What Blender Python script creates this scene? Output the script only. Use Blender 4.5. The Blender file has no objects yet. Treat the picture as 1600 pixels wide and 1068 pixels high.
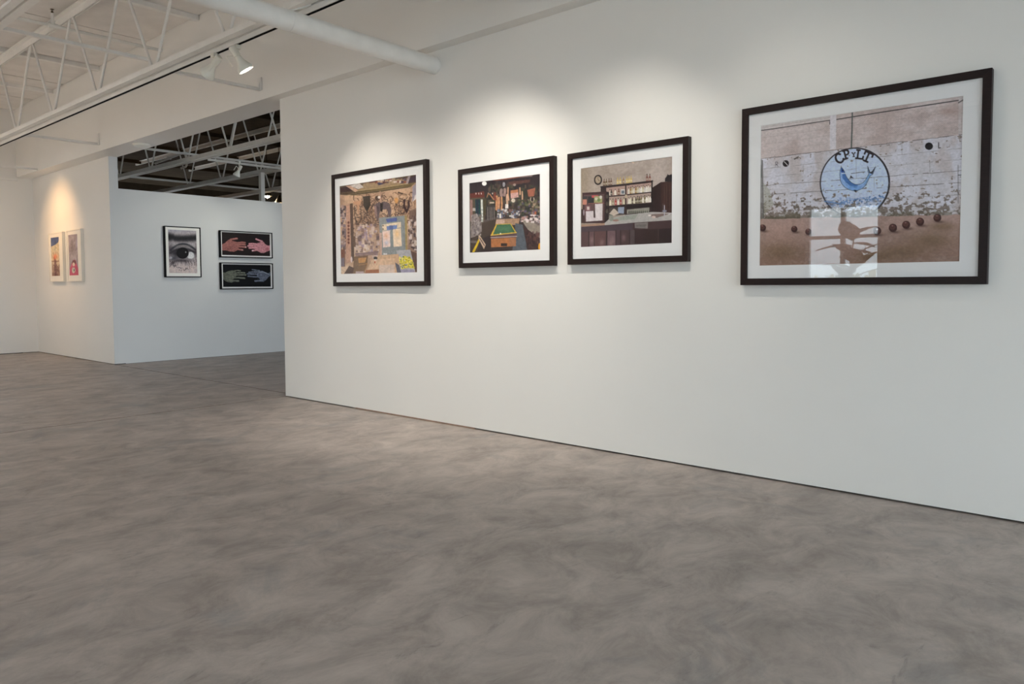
import bpy, bmesh, math, random
import numpy as np
from mathutils import Vector, Matrix

random.seed(4)
SC = bpy.context.scene
COL = SC.collection

# ------------------------------------------------------------------ camera
H_EYE = 1.1
F_PX, YAW, PITCH, ROLL, CY = 1173.57, 0.72561, 0.049405, -0.0052256, 502.68
cam_d = bpy.data.cameras.new('camera')
cam = bpy.data.objects.new('camera', cam_d)
COL.objects.link(cam)
cam_d.sensor_fit = 'HORIZONTAL'
cam_d.sensor_width = 36.0
cam_d.lens = F_PX * 36.0 / 1600.0
cam_d.shift_y = -(534.0 - CY) / 1600.0
cam_d.clip_start = 0.05
_r = Vector((math.cos(YAW), math.sin(YAW), 0))
_f0 = Vector((-math.sin(YAW), math.cos(YAW), 0))
_d0 = Vector((0, 0, -1))
_f = _f0 * math.cos(PITCH) + _d0 * math.sin(PITCH)
_dn = _d0 * math.cos(PITCH) - _f0 * math.sin(PITCH)
_rr = _r * math.cos(ROLL) - _dn * math.sin(ROLL)
_dd = _r * math.sin(ROLL) + _dn * math.cos(ROLL)
_m = Matrix((_rr, -_dd, -_f)).transposed().to_4x4()
_m.translation = (0, 0, H_EYE)
cam.matrix_world = _m
SC.camera = cam

# ------------------------------------------------------------------ world (overcast sky) and exposure
w = bpy.data.worlds.new('overcast_sky')
SC.world = w
w.use_nodes = True
bg = w.node_tree.nodes['Background']
bg.inputs['Color'].default_value = (0.79, 0.895, 1.0, 1)
bg.inputs['Strength'].default_value = 5.2
SC.view_settings.view_transform = 'Standard'
SC.view_settings.look = 'None'
SC.view_settings.gamma = 1.0
SC.view_settings.use_curve_mapping = False
SC.view_settings.exposure = 0.55
SC.cycles.max_bounces = 10
SC.cycles.diffuse_bounces = 8
SC.cycles.sample_clamp_indirect = 6.0

# main dimensions (metres)
D = 4.066          # right wall face (y)
YH = 3.956         # header front face
YB = 4.304         # header back face
ZW = 2.921         # header underside
XA = -6.625        # left end of right wall
XL = -11.225       # partition face / pier end
DL = 4.184         # pier face (y)
XE = -14.474       # far end wall face
ZP = 2.467         # partition height
ZC = 4.02          # ceiling underside
YO = -4.2          # opposite (window) wall face
XR = 4.6           # room end behind the camera on the right

# window openings in the opposite wall: (x0, x1, z0, z1); light portals sit in them
WIN = [(-13.8, -12.8, 0.6, 2.0), (-4.55, -3.40, 0.35, 2.35), (-1.75, -0.2, 0.35, 2.45)]
WINR = [(-3.7, -0.5, 0.2, 2.9), (-.1, 2.9, 0.2, 2.9)]   # in the right end wall: (y0, y1, z0, z1)
SKY = [(-8.8, -7.6, -2.8, .2), (-12.0, -11.0, -2.6, .2)]   # added roof lights for fill daylight: (x0, x1, y0, y1)
def portal(loc, rot, sx, sy):
    d = bpy.data.lights.new('window_portal', 'AREA'); d.shape = 'RECTANGLE'; d.size = sx; d.size_y = sy
    d.cycles.is_portal = True
    o = bpy.data.objects.new('window_portal', d); COL.objects.link(o); o.location = loc; o.rotation_euler = rot
for x0, x1, z0, z1 in WIN:
    portal(((x0 + x1) / 2, YO - .12, (z0 + z1) / 2), (math.radians(90), 0, 0), x1 - x0, z1 - z0)
for y0, y1, z0, z1 in WINR:
    portal((XR + .12, (y0 + y1) / 2, (z0 + z1) / 2), (math.radians(90), 0, math.radians(90)), y1 - y0, z1 - z0)

for x0, x1, y0, y1 in SKY:
    portal(((x0 + x1) / 2, (y0 + y1) / 2, ZC + .18), (0, 0, 0), x1 - x0, y1 - y0)

# ------------------------------------------------------------------ materials
def srgb(c):
    return tuple(((v / 255) / 12.92 if v / 255 <= .04045 else ((v / 255 + .055) / 1.055) ** 2.4) for v in c)
def new_mat(name):
    m = bpy.data.materials.new(name); m.use_nodes = True
    return m, m.node_tree.nodes, m.node_tree.links, m.node_tree.nodes['Principled BSDF']
def paint(name, col, rough=.6, var=.03, scale=3.0, bump=.0, metal=0.0, bscale=60):
    m, N, L, b = new_mat(name)
    tc = N.new('ShaderNodeTexCoord'); nz = N.new('ShaderNodeTexNoise')
    nz.inputs['Scale'].default_value = scale; nz.inputs['Detail'].default_value = 5
    L.new(tc.outputs['Object'], nz.inputs['Vector'])
    rp = N.new('ShaderNodeValToRGB')
    rp.color_ramp.elements[0].position = .3; rp.color_ramp.elements[1].position = .7
    rp.color_ramp.elements[0].color = tuple(max(0, c * (1 - var)) for c in col) + (1,)
    rp.color_ramp.elements[1].color = tuple(min(1, c * (1 + var)) for c in col) + (1,)
    L.new(nz.outputs['Fac'], rp.inputs['Fac']); L.new(rp.outputs['Color'], b.inputs['Base Color'])
    b.inputs['Roughness'].default_value = rough; b.inputs['Metallic'].default_value = metal
    if bump:
        n2 = N.new('ShaderNodeTexNoise'); n2.inputs['Scale'].default_value = bscale; n2.inputs['Detail'].default_value = 3
        L.new(tc.outputs['Object'], n2.inputs['Vector'])
        bp = N.new('ShaderNodeBump'); bp.inputs['Strength'].default_value = bump; bp.inputs['Distance'].default_value = .004
        L.new(n2.outputs['Fac'], bp.inputs['Height']); L.new(bp.outputs['Normal'], b.inputs['Normal'])
    return m
def emit(name, col, s):
    m, N, L, b = new_mat(name)
    b.inputs['Base Color'].default_value = (*col, 1)
    b.inputs['Emission Color'].default_value = (*col, 1); b.inputs['Emission Strength'].default_value = s
    return m
def glass(name, tint=(1, 1, 1)):
    m, N, L, b = new_mat(name)
    N.remove(b)
    out = N['Material Output']
    lw = N.new('ShaderNodeLayerWeight'); lw.inputs['Blend'].default_value = .5      # facing = 1 - cos, same from both sides
    pw = N.new('ShaderNodeMath'); pw.operation = 'POWER'; pw.inputs[1].default_value = 5
    fr = N.new('ShaderNodeMath'); fr.operation = 'MULTIPLY_ADD'; fr.inputs[1].default_value = .6; fr.inputs[2].default_value = .03
    L.new(lw.outputs['Facing'], pw.inputs[0]); L.new(pw.outputs[0], fr.inputs[0])
    tr = N.new('ShaderNodeBsdfTransparent'); tr.inputs['Color'].default_value = (*tint, 1)
    gl = N.new('ShaderNodeBsdfGlossy'); gl.inputs['Roughness'].default_value = .0
    mx = N.new('ShaderNodeMixShader')
    L.new(fr.outputs[0], mx.inputs[0]); L.new(tr.outputs[0], mx.inputs[1]); L.new(gl.outputs[0], mx.inputs[2])
    L.new(mx.outputs[0], out.inputs[0])
    return m
def concrete():
    m, N, L, b = new_mat('polished_concrete')
    tc = N.new('ShaderNodeTexCoord')
    def noise(scale, detail, rough=.6, dist=0, vec=None):
        n = N.new('ShaderNodeTexNoise'); n.inputs['Scale'].default_value = scale; n.inputs['Detail'].default_value = detail
        n.inputs['Roughness'].default_value = rough; n.inputs['Distortion'].default_value = dist
        L.new(vec or tc.outputs['Object'], n.inputs['Vector']); return n
    def ramp(n, p0, c0, p1, c1):
        r = N.new('ShaderNodeValToRGB'); e = r.color_ramp.elements
        e[0].position = p0; e[0].color = (*c0, 1); e[1].position = p1; e[1].color = (*c1, 1)
        L.new(n.outputs['Fac'], r.inputs['Fac']); return r
    def mix(a, c, fac, mode='MIX'):
        x = N.new('ShaderNodeMix'); x.data_type = 'RGBA'; x.blend_type = mode
        L.new(a.outputs[0] if a.bl_idname != 'ShaderNodeMix' else a.outputs[2], x.inputs[6])
        L.new(c.outputs[0] if c.bl_idname != 'ShaderNodeMix' else c.outputs[2], x.inputs[7])
        if isinstance(fac, float): x.inputs[0].default_value = fac
        else: L.new(fac.outputs[0], x.inputs[0])
        return x
    big = ramp(noise(.55, 6, .62, .4), .34, srgb((146, 137, 124)), .68, srgb((170, 160, 147)))
    mp = N.new('ShaderNodeMapping'); mp.inputs['Scale'].default_value = (1, .7, 1); mp.inputs['Rotation'].default_value = (0, 0, .6)
    L.new(tc.outputs['Object'], mp.inputs['Vector'])
    mot = ramp(noise(4.6, 10, .72, .5, mp.outputs[0]), .36, srgb((112, 105, 97)), .66, srgb((190, 180, 166)))
    c = mix(big, mot, .52)
    # cool grey blotches
    bl = N.new('ShaderNodeRGB'); bl.outputs[0].default_value = (*srgb((118, 120, 118)), 1)
    fb = ramp(noise(1.7, 8, .7, .8), .56, (0, 0, 0), .76, (.75, .75, .75))
    c = mix(c, bl, fb)
    # brownish rubbed patches
    br = N.new('ShaderNodeRGB'); br.outputs[0].default_value = (*srgb((126, 113, 97)), 1)
    fb2 = ramp(noise(2.3, 10, .75, 1.2), .58, (0, 0, 0), .72, (.6, .6, .6))
    c = mix(c, br, fb2)
    # fine scratches and speckle
    dk = N.new('ShaderNodeRGB'); dk.outputs[0].default_value = (*srgb((98, 92, 84)), 1)
    mp2 = N.new('ShaderNodeMapping'); mp2.inputs['Scale'].default_value = (1, .3, 1); mp2.inputs['Rotation'].default_value = (0, 0, -.55)
    L.new(tc.outputs['Object'], mp2.inputs['Vector'])
    fs = ramp(noise(11, 11, .8, 1.2, mp2.outputs[0]), .57, (0, 0, 0), .72, (.7, .7, .7))
    c = mix(c, dk, fs)
    lt = N.new('ShaderNodeRGB'); lt.outputs[0].default_value = (*srgb((196, 188, 176)), 1)
    fl = ramp(noise(42, 6, .7), .66, (0, 0, 0), .80, (.35, .35, .35))
    c = mix(c, lt, fl)
    gain = N.new('ShaderNodeMix'); gain.data_type = 'RGBA'; gain.blend_type = 'MULTIPLY'; gain.inputs[0].default_value = 1
    gain.inputs[7].default_value = (1.16, 1.14, 1.24, 1)
    L.new(c.outputs[2], gain.inputs[6]); L.new(gain.outputs[2], b.inputs['Base Color'])
    rr = ramp(noise(2.0, 8, .7), .3, (.42,) * 3, .7, (.62,) * 3)
    L.new(rr.outputs[0], b.inputs['Roughness'])
    bp = N.new('ShaderNodeBump'); bp.inputs['Strength'].default_value = .12; bp.inputs['Distance'].default_value = .004
    L.new(noise(30, 8).outputs['Fac'], bp.inputs['Height']); L.new(bp.outputs['Normal'], b.inputs['Normal'])
    return m
def dark_wood():
    m, N, L, b = new_mat('espresso_wood')
    tc = N.new('ShaderNodeTexCoord'); mp = N.new('ShaderNodeMapping'); mp.inputs['Scale'].default_value = (6, 60, 60)
    nz = N.new('ShaderNodeTexNoise'); nz.inputs['Scale'].default_value = 3; nz.inputs['Detail'].default_value = 6
    rp = N.new('ShaderNodeValToRGB')
    rp.color_ramp.elements[0].color = (*srgb((24, 15, 14)), 1); rp.color_ramp.elements[1].color = (*srgb((44, 30, 28)), 1)
    L.new(tc.outputs['Object'], mp.inputs[0]); L.new(mp.outputs[0], nz.inputs['Vector']); L.new(nz.outputs['Fac'], rp.inputs[0])
    L.new(rp.outputs[0], b.inputs['Base Color']); b.inputs['Roughness'].default_value = .45; b.inputs['Specular IOR Level'].default_value = .22
    return m
def print_mat():
    m, N, L, b = new_mat('printed_paper')
    a = N.new('ShaderNodeAttribute'); a.attribute_name = 'ink'
    L.new(a.outputs['Color'], b.inputs['Base Color']); b.inputs['Roughness'].default_value = .6; b.inputs['Specular IOR Level'].default_value = .15
    return m

def matte(m):
    m.node_tree.nodes['Principled BSDF'].inputs['Specular IOR Level'].default_value = .05
    return m
M = dict(
    wall=paint('white_wall_paint', (.80, .785, .755), .62, .012, 1.5, .05, bscale=90),
    backlitwall=paint('backlit_wall_paint', (.42, .405, .385), .7, .03, 1.5),  # greyed to put the wall's backlit dimness into its colour
    dimwall=paint('dimmed_wall_paint', (.60, .595, .575), .62, .015, 1.5, .05, bscale=90),  # white wall darkened, weaker light put into the paint
    steel=paint('white_painted_steel', (.78, .765, .735), .45, .04, 8),
    deck=paint('white_painted_deck', (.74, .71, .68), .7, .06, 4, .2, bscale=25),
    black=matte(paint('black_satin_wood', (.006, .0055, .0065), .5, .1)),
    dark=matte(paint('dark_void', (.008, .007, .006), .9)),
    deck2=matte(paint('dark_brown_deck', (.030, .021, .013), 1.0, .25, 3)),
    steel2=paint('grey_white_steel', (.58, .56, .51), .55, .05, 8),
    tan=paint('tan_plywood', (.30, .22, .15), .7, .15, 5),
    filler=matte(paint('dark_joint_filler', (.085, .07, .058), .9, .2, 12)), floor=concrete(), wood=dark_wood(),
    whitewood=paint('cream_painted_wood', (.76, .73, .66), .5, .02),
    mat=paint('white_mat_board', (.82, .82, .83), .8, .006, 20),
    matwarm=paint('ivory_mat_board', (.80, .77, .71), .8, .006, 20),
    rim=paint('pale_grey_spacer', (.62, .60, .58), .6, .02),
    ink=print_mat(), glass=glass('picture_glass'), pane=glass('window_glass', (.97, .99, .98)),
    slot=matte(paint('black_slot', (.004, .0035, .0035), .8)), lampwhite=paint('lamp_housing_white', (.78, .76, .68), .4, .02),
    brass=paint('aged_brass', (.10, .075, .04), .35, .2, 20, metal=.8),
    bulb=emit('lit_bulb', (1, .96, .88), 14), bulboff=paint('frosted_bulb', (.72, .73, .72), .25, .02),
    warmbulb=emit('warm_bulb', (1, .62, .28), 6), sill=paint('raw_sill_wood', (.30, .20, .15), .8, .2, 20),
    alu=paint('window_aluminium', (.70, .72, .74), .4, .03), pave=paint('pavement', (.5, .49, .47), .9, .1, 2),
    leaf=paint('dark_green_leaf', (.035, .075, .030), .45, .3, 8), pot=paint('terracotta_pot', (.33, .16, .09), .8, .1, 9),
    yellow=paint('yellow_petals', (.85, .62, .03), .6, .15, 20), bark=paint('brown_stem', (.14, .09, .05), .8, .2, 20),
    soil=paint('dark_soil', (.05, .035, .025), .9, .3, 30), cond=paint('grey_conduit', (.45, .42, .37), .5, .05),
)

# ------------------------------------------------------------------ mesh helpers
def box(bm, a, b):
    x0, x1 = sorted((a[0], b[0])); y0, y1 = sorted((a[1], b[1])); z0, z1 = sorted((a[2], b[2]))
    v = [bm.verts.new(p) for p in ((x0, y0, z0), (x1, y0, z0), (x1, y1, z0), (x0, y1, z0), (x0, y0, z1), (x1, y0, z1), (x1, y1, z1), (x0, y1, z1))]
    for f in ((3, 2, 1, 0), (4, 5, 6, 7), (0, 1, 5, 4), (1, 2, 6, 5), (2, 3, 7, 6), (3, 0, 4, 7)):
        bm.faces.new([v[i] for i in f])
def tube(bm, pts, r, n=10, caps=True):
    pts = [Vector(p) for p in pts]; rings = []
    for i, p in enumerate(pts):
        t = (pts[min(i + 1, len(pts) - 1)] - pts[max(i - 1, 0)]).normalized()
        u = t.orthogonal().normalized() if i == 0 else (u - t * u.dot(t)).normalized()
        v = t.cross(u)
        rad = r[i] if isinstance(r, (list, tuple)) else r
        rings.append([bm.verts.new(p + (u * math.cos(a) + v * math.sin(a)) * rad) for a in [2 * math.pi * k / n for k in range(n)]])
    for a, b in zip(rings, rings[1:]):
        for k in range(n):
            bm.faces.new((a[k], a[(k + 1) % n], b[(k + 1) % n], b[k]))
    if caps:
        bm.faces.new(rings[0][::-1]); bm.faces.new(rings[-1])
def lathe(bm, prof, n=24, axis=None, org=(0, 0, 0)):
    """profile [(r, h)] turned about the direction axis starting at org"""
    ax = Vector(axis or (0, 0, 1)).normalized(); u = ax.orthogonal().normalized(); v = ax.cross(u); o = Vector(org); rings = []
    for r, h in prof:
        if r < 1e-5: rings.append([bm.verts.new(o + ax * h)])
        else: rings.append([bm.verts.new(o + ax * h + (u * math.cos(2 * math.pi * k / n) + v * math.sin(2 * math.pi * k / n)) * r) for k in range(n)])
    for a, b in zip(rings, rings[1:]):
        for k in range(n):
            if len(a) == 1 and len(b) == 1: continue
            if len(a) == 1: bm.faces.new((a[0], b[(k + 1) % n], b[k]))
            elif len(b) == 1: bm.faces.new((a[k], a[(k + 1) % n], b[0]))
            else: bm.faces.new((a[k], a[(k + 1) % n], b[(k + 1) % n], b[k]))
def prism(bm, poly, y0, y1):
    """polygon in x,z pushed from y0 to y1"""
    a = [bm.verts.new((x, y0, z)) for x, z in poly]; b = [bm.verts.new((x, y1, z)) for x, z in poly]
    bm.faces.new(a); bm.faces.new(b[::-1])
    for k in range(len(poly)):
        j = (k + 1) % len(poly); bm.faces.new((a[j], a[k], b[k], b[j]))
def mesh(name, fn, mat, parent=None, smooth=False, bevel=0, **props):
    bm = bmesh.new(); fn(bm)
    bmesh.ops.recalc_face_normals(bm, faces=bm.faces)
    me = bpy.data.meshes.new(name); bm.to_mesh(me); bm.free()
    me.materials.append(M[mat] if isinstance(mat, str) else mat)
    if smooth:
        for p in me.polygons: p.use_smooth = True
    o = bpy.data.objects.new(name, me); COL.objects.link(o)
    if parent is not None: o.parent = parent
    if bevel:
        md = o.modifiers.new('edge', 'BEVEL'); md.width = bevel; md.segments = 2; md.limit_method = 'ANGLE'
    if smooth:
        try: me.set_sharp_from_angle(angle=math.radians(40))
        except Exception: pass
    for k, v in props.items(): o[k] = v
    return o
def bx(name, a, b, mat, parent=None, **k):
    return mesh(name, lambda bm: box(bm, a, b), mat, parent, **k)
def thing(name, label, cat, loc=(0, 0, 0), rz=0, group=None):
    o = bpy.data.objects.new(name, None); COL.objects.link(o); o.empty_display_size = .1
    o.location = loc; o.rotation_euler = (0, 0, rz); o['label'] = label; o['category'] = cat
    if group: o['group'] = group
    return o
def struct(o, label=None):
    o['kind'] = 'structure'
    if label: o['label'] = label
    return o
def copy_part(src, parent, loc=None):
    c = src.copy(); COL.objects.link(c); c.parent = parent
    if loc is not None: c.location = loc
    return c

# ------------------------------------------------------------------ setting: floor
fl = struct(bx('floor', (-22, YO - .3, -.30), (XR + .3, 13, -.02), 'dark'), 'grey polished concrete floor with saw-cut joints')
JX = [(-22, 0), (-14.5, .004), (-10.6, .004), (-6.64, .012), (XR + .3, 0)]      # joint position and half width
JY = [(YO - .3, 0), (4.20, .011), (13, 0)]
for (xa, ga), (xb, gb) in zip(JX, JX[1:]):
    for (ya, ha), (yb, hb) in zip(JY, JY[1:]):
        bx('concrete_slab', (xa + ga, ya + ha, -.02), (xb - gb, yb - hb, 0), 'floor', fl)
for x, g in JX[1:-1]: bx('joint_filler', (x - g, YO - .3, -.02), (x + g, 13, -.003), 'filler', fl)
for y, g in JY[1:-1]:
    for (xa, ga), (xb, gb) in zip(JX, JX[1:]): bx('joint_filler', (xa + ga, y - g, -.02), (xb - gb, y + g, -.003), 'filler', fl)

# ------------------------------------------------------------------ setting: walls
GAP = .010
def wall(name, a, b, mat, label):
    return struct(bx(name, a, b, mat), label)
w1 = wall('wall_right', (XA, D, GAP), (XR + .3, D + .215, ZW), 'wall', 'long white gallery wall with four dark framed photographs')
bx('shadow_gap_backing', (XA + .02, D + .03, 0), (XR + .25, D + .19, GAP), 'dark', w1)
w2 = wall('wall_pier', (XE - .2, DL, GAP), (XL, YB, ZW), 'wall', 'white wall end carrying two narrow white frames')
bx('shadow_gap_backing', (XE, DL + .03, 0), (XL - .02, YB, GAP), 'dark', w2)
w3 = wall('wall_header', (XE - .2, YH, ZW), (XR + .3, YB, ZC + .2), 'wall', 'deep white header beam above the opening and the gallery wall')
w4 = wall('wall_partition', (XL - .12, YB, .004), (XL, 9.5, ZP), 'dimwall', 'lower white partition wall in the second room')
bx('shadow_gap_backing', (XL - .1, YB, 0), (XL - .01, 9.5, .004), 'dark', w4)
bx('shaded_end_face', (XL, DL + .0005, GAP), (XL + .0015, YB, ZW - .001), 'dimwall', w2)  # thin face putting the shade of the pier end into its colour
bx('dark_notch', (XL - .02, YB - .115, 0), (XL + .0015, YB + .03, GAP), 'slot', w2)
bx('wall_cap', (XL - .125, YB, ZP), (XL + .004, 9.5, ZP + .016), 'dimwall', w4)
w5 = wall('wall_far', (XE - .2, YO - .2, GAP), (XE, DL, ZC + .2), 'wall', 'white far end wall of the gallery')
bx('shadow_gap_backing', (XE - .19, YO, 0), (XE - .015, YH, GAP), 'dark', w5)
bx('wall_ledge', (XE, YO, 2.86), (XE + .07, YH, 2.90), 'wall', w5)
struct(bx('trim_1', (-5.48, D - .004, .001), (-3.99, D + .028, .012), 'sill'), 'thin strip of raw brown wood under the long white wall')

def pierced(name, along, face, thick, lo, hi, top, wins, mat, label):
    """wall with rectangular window openings"""
    root = None
    cuts = sorted(wins)
    def put(a0, a1, z0, z1):
        nonlocal root
        if a1 - a0 < 1e-4: return
        A, B = ((a0, face, z0), (a1, face - thick, z1)) if along == 'x' else ((face, a0, z0), (face + thick, a1, z1))
        if root is None: root = struct(bx(name, A, B, mat), label)
        else: bx('wall_panel', A, B, mat, root)
    p = lo
    for a0, a1, z0, z1 in cuts:
        put(p, a0, 0, top); put(a0, a1, 0, z0); put(a0, a1, z1, top); p = a1
    put(p, hi, 0, top)
pierced('wall_opposite', 'x', YO, .2, XE - .2, XR + .3, ZC + .2, WIN, 'backlitwall', 'wall with storefront windows across the room, greyed for backlight')
pierced('wall_end', 'y', XR, .2, YO, D, ZC + .2, WINR, 'wall', 'white end wall with two wide windows')
n = 0
def window(along, face, thick, a0, a1, z0, z1):
    global n
    n += 1
    def P(a, d, z): return (a, face - d, z) if along == 'x' else (face + d, a, z)
    fr = None
    for A, B in (((a0, .05, z0), (a0 + .06, .13, z1)), ((a1 - .06, .05, z0), (a1, .13, z1)), ((a0, .05, z0), (a1, .13, z0 + .06)),
                 ((a0, .05, z1 - .06), (a1, .13, z1)), (((a0 + a1) / 2 - .03, .05, z0), ((a0 + a1) / 2 + .03, .13, z1)),
                 ((a0, .05, z1 - .55), (a1, .13, z1 - .50))):
        if fr is None: fr = struct(bx('window_%d' % n, P(*A), P(*B), 'alu'), 'aluminium framed window number %d in the window walls' % n)
        else: bx('window_frame', P(*A), P(*B), 'alu', fr)
    for s, e in ((a0 + .06, (a0 + a1) / 2 - .03), ((a0 + a1) / 2 + .03, a1 - .06)):
        bx('pane', P(s, .086, z0 + .06), P(e, .092, z1 - .06), 'pane', fr)
    bx('window_sill', P(a0 - .03, -.06, z0 - .03), P(a1 + .03, .05, z0), 'wall', fr)
for q_ in WIN: window('x', YO, .2, *q_)
for q_ in WINR: window('y', XR, .2, *q_)
struct(bx('pavement', (-40, -40, -.25), (40, YO - .35, -.15), 'pave'), 'grey pavement outside the windows')
struct(bx('pavement', (XR + .35, YO - .35, -.25), (40, 40, -.15), 'pave'), 'grey pavement outside the end windows')

# ------------------------------------------------------------------ setting: ceiling deck
SEAMS = [XE - .1, -13.45, -12.14, -10.79, -9.28, -8.05, -6.7, -5.35, -4.0, -2.65, -1.3, .05, 1.4, 2.75, XR + .2]
ce = None
def sheetroof(a, b):
    global ce
    if b[0] - a[0] < 1e-3 or b[1] - a[1] < 1e-3: return
    if ce is None: ce = struct(bx('ceiling', a, b, 'dark'), 'white painted roof deck in wide boards with dark seams')
    else: bx('roof_sheet', a, b, 'dark', ce)
def holes(x0, x1, y0, y1, fn):
    """lay fn(x0, x1, y0, y1) over the rectangle, leaving the added roof lights open"""
    cutsx = sorted({x0, x1} | {v for s_ in SKY for v in s_[:2] if x0 < v < x1})
    for a, b in zip(cutsx, cutsx[1:]):
        h = [s_ for s_ in SKY if s_[0] <= a + 1e-6 and s_[1] >= b - 1e-6]
        if not h: fn(a, b, y0, y1)
        else: fn(a, b, y0, h[0][2]); fn(a, b, h[0][3], y1)
holes(XE - .2, XR + .3, YO - .2, YH + .1, lambda a, b, c, d: sheetroof((a, c, ZC + .06), (b, d, ZC + .2)))
for a, b in zip(SEAMS, SEAMS[1:]):
    z = ZC + .002 * random.random()
    holes(a + .012, b - .012, YO, YH - .012, lambda p, q_, c, d: bx('deck_board', (p, c, z), (q_, d, ZC + .06), 'deck', ce))
for x0, x1, y0, y1 in SKY:
    sk = struct(bx('fill_skylight', (x0, y0, ZC + .21), (x1, y1, ZC + .216), 'pane'), 'clear roof light added for fill daylight over the gallery')  # unseen opening added to brighten the floor
    for A, B in (((x0 - .05, y0 - .05, ZC - .01), (x0, y1 + .05, ZC + .21)), ((x1, y0 - .05, ZC - .01), (x1 + .05, y1 + .05, ZC + .21)), ((x0, y0 - .05, ZC - .01), (x1, y0, ZC + .21)), ((x0, y1, ZC - .01), (x1, y1 + .05, ZC + .21))):
        bx('curb', A, B, 'steel', sk)
for x in (-8.02, -10.83, -12.6):
    bx('purlin', (x - .05, YO, ZC - .05), (x + .02, YH - .005, ZC), 'steel', ce)
# second room: dark deck, far walls
c2 = struct(bx('ceiling_2', (-24, YB, ZC + .25), (XR, 14, ZC + .35), 'deck2'), 'dark brown roof deck of the second room')
for k in range(7):
    x = -22 + k * 2.3
    bx('purlin', (x, YB, ZC + .17), (x + .05, 14, ZC + .25), 'deck2', c2)
wall('wall_second_room_far', (-24.2, YB, 0), (-24, 14, ZC + .35), 'deck2', 'dark far wall of the second room')
wall('wall_second_room_back', (-24, 13, 0), (XR, 13.2, ZC + .35), 'deck2', 'dark back wall of the second room')
wall('wall_second_room_side', (-24, YB - .15, 0), (XE - .21, YB - .01, ZC + .35), 'deck2', 'dark side wall of the second room')

# ------------------------------------------------------------------ steel joists
def joist(y, x0, x1, nodes, zb, zt, mat, label, group, tw=.055, r=.0135):
    t = thing('steel_joist', label, 'joist', ((x0 + x1) / 2, y, zb), 0, group)
    ox = (x0 + x1) / 2; h = zt - zb
    for s in (-1, 1):   # paired angles of each chord
        bx('bottom_chord', (x0 - ox, s * .008, 0), (x1 - ox, s * (.008 + tw), .008), mat, t)
        bx('bottom_chord_web', (x0 - ox, s * .008, .008), (x1 - ox, s * .016, .075), mat, t)
        bx('top_chord', (x0 - ox, s * .008, h - .008), (x1 - ox, s * (.008 + tw), h), mat, t)
        bx('top_chord_web', (x0 - ox, s * .008, h - .075), (x1 - ox, s * .016, h - .008), mat, t)
    for nx in nodes:
        mid = .645
        mesh('web_bar', lambda bm: tube(bm, [(nx - ox - .02, 0, .03), (nx - ox - mid + .02, 0, h - .03)], r, 8), mat, t, True)
        mesh('web_bar', lambda bm: tube(bm, [(nx - ox + .02, 0, .03), (nx - ox + mid - .02, 0, h - .03)], r, 8), mat, t, True)
    return t
NOD = [-13.15 + 1.29 * k for k in range(13)]
NOD = [-6.776 + 1.288 * k for k in range(-5, 8)]
YJ = 2.93
joist(YJ, XE + .01, XR - .01, NOD, 2.965, ZC - .055, 'steel', 'white steel bar joist carrying the light track above the gallery wall', 'open web steel joists')
joist(1.64, XE + .01, XR - .01, [x + .4 for x in NOD[:-1]], 2.965, ZC - .055, 'steel', 'white steel bar joist nearest the camera in the top left corner', 'open web steel joists')
joist(5.37, -20, -3, [x - .72 for x in NOD] , 2.985, ZC + .24, 'steel2', 'pale steel bar joist directly behind the opening of the dark second room', 'open web steel joists')
joist(6.76, -20, -5, [x - 1.05 for x in NOD], 2.985, ZC + .24, 'steel2', 'dim steel bar joist second behind the opening, over the hand photographs', 'open web steel joists')
joist(8.12, -20, -6, [x - .4 for x in NOD], 2.985, ZC + .24, 'steel2', 'dim steel bar joist third behind the opening in the dark room', 'open web steel joists')
joist(9.5, -20, -7, [x - .9 for x in NOD], 2.985, ZC + .24, 'steel2', 'dim steel bar joist farthest back in the dark room', 'open web steel joists')

def bridging(x, y0, y1, z, mat, label):
    t = thing('bridging_bar', label, 'bar', (x, y0, z), 0, 'bridging bars across the joists')
    bx('flange', (-.018, 0, 0), (.018, y1 - y0, .004), mat, t)
    bx('web', (-.018, 0, .004), (-.014, y1 - y0, .036), mat, t)
    return t
b1 = bridging(-6.80, YJ + .075, YH, 3.012, 'steel', 'white angle bar running from the track joist to the header beside the lit spotlight')
bx('end_bracket', (-.02, YH - YJ - .09, .0), (.05, YH - YJ - .077, .12), 'steel', b1)
bridging(-6.74, -1.5, YJ - .07, 3.05, 'steel', 'white bar crossing the upper left corner below the sprinkler')
b2 = bridging(-10.92, YJ + .075, YH, 3.0, 'steel', 'white angle bar meeting the header above the two narrow white frames')
bx('end_bracket', (-.02, YH - YJ - .09, .0), (.05, YH - YJ - .077, .15), 'steel', b2)
b3 = bridging(-13.41, -1.5, YH, 2.925, 'steel', 'white bar near the far end wall at header level')
bridging(-11.16, YB + .02, 7.9, 3.065, 'steel2', 'pale bar across the joists above the partition with the eye photograph')
bridging(-10.84, 5.44, 7.9, 2.965, 'steel2', 'pale bar across the joists that holds the small spotlight')
bridging(-14.2, YB + .02, 9.4, 3.065, 'steel2', 'dim bar across the joists deep in the dark room')
bridging(-17.0, YB + .02, 9.4, 3.065, 'steel2', 'dim bar farthest back in the dark room')

# ------------------------------------------------------------------ light track and track lights
ZT = 2.925
tk = thing('light_track', 'white lighting track with black slot under the steel joist', 'track', (-4.9, YJ + .03, ZT))
bx('track_body', (XE + .1 + 4.9, -.02, .004), (8.9, .02, .038), 'steel', tk)
bx('track_slot', (XE + .1 + 4.9, -.009, 0), (8.9, .009, .004), 'slot', tk)

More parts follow.
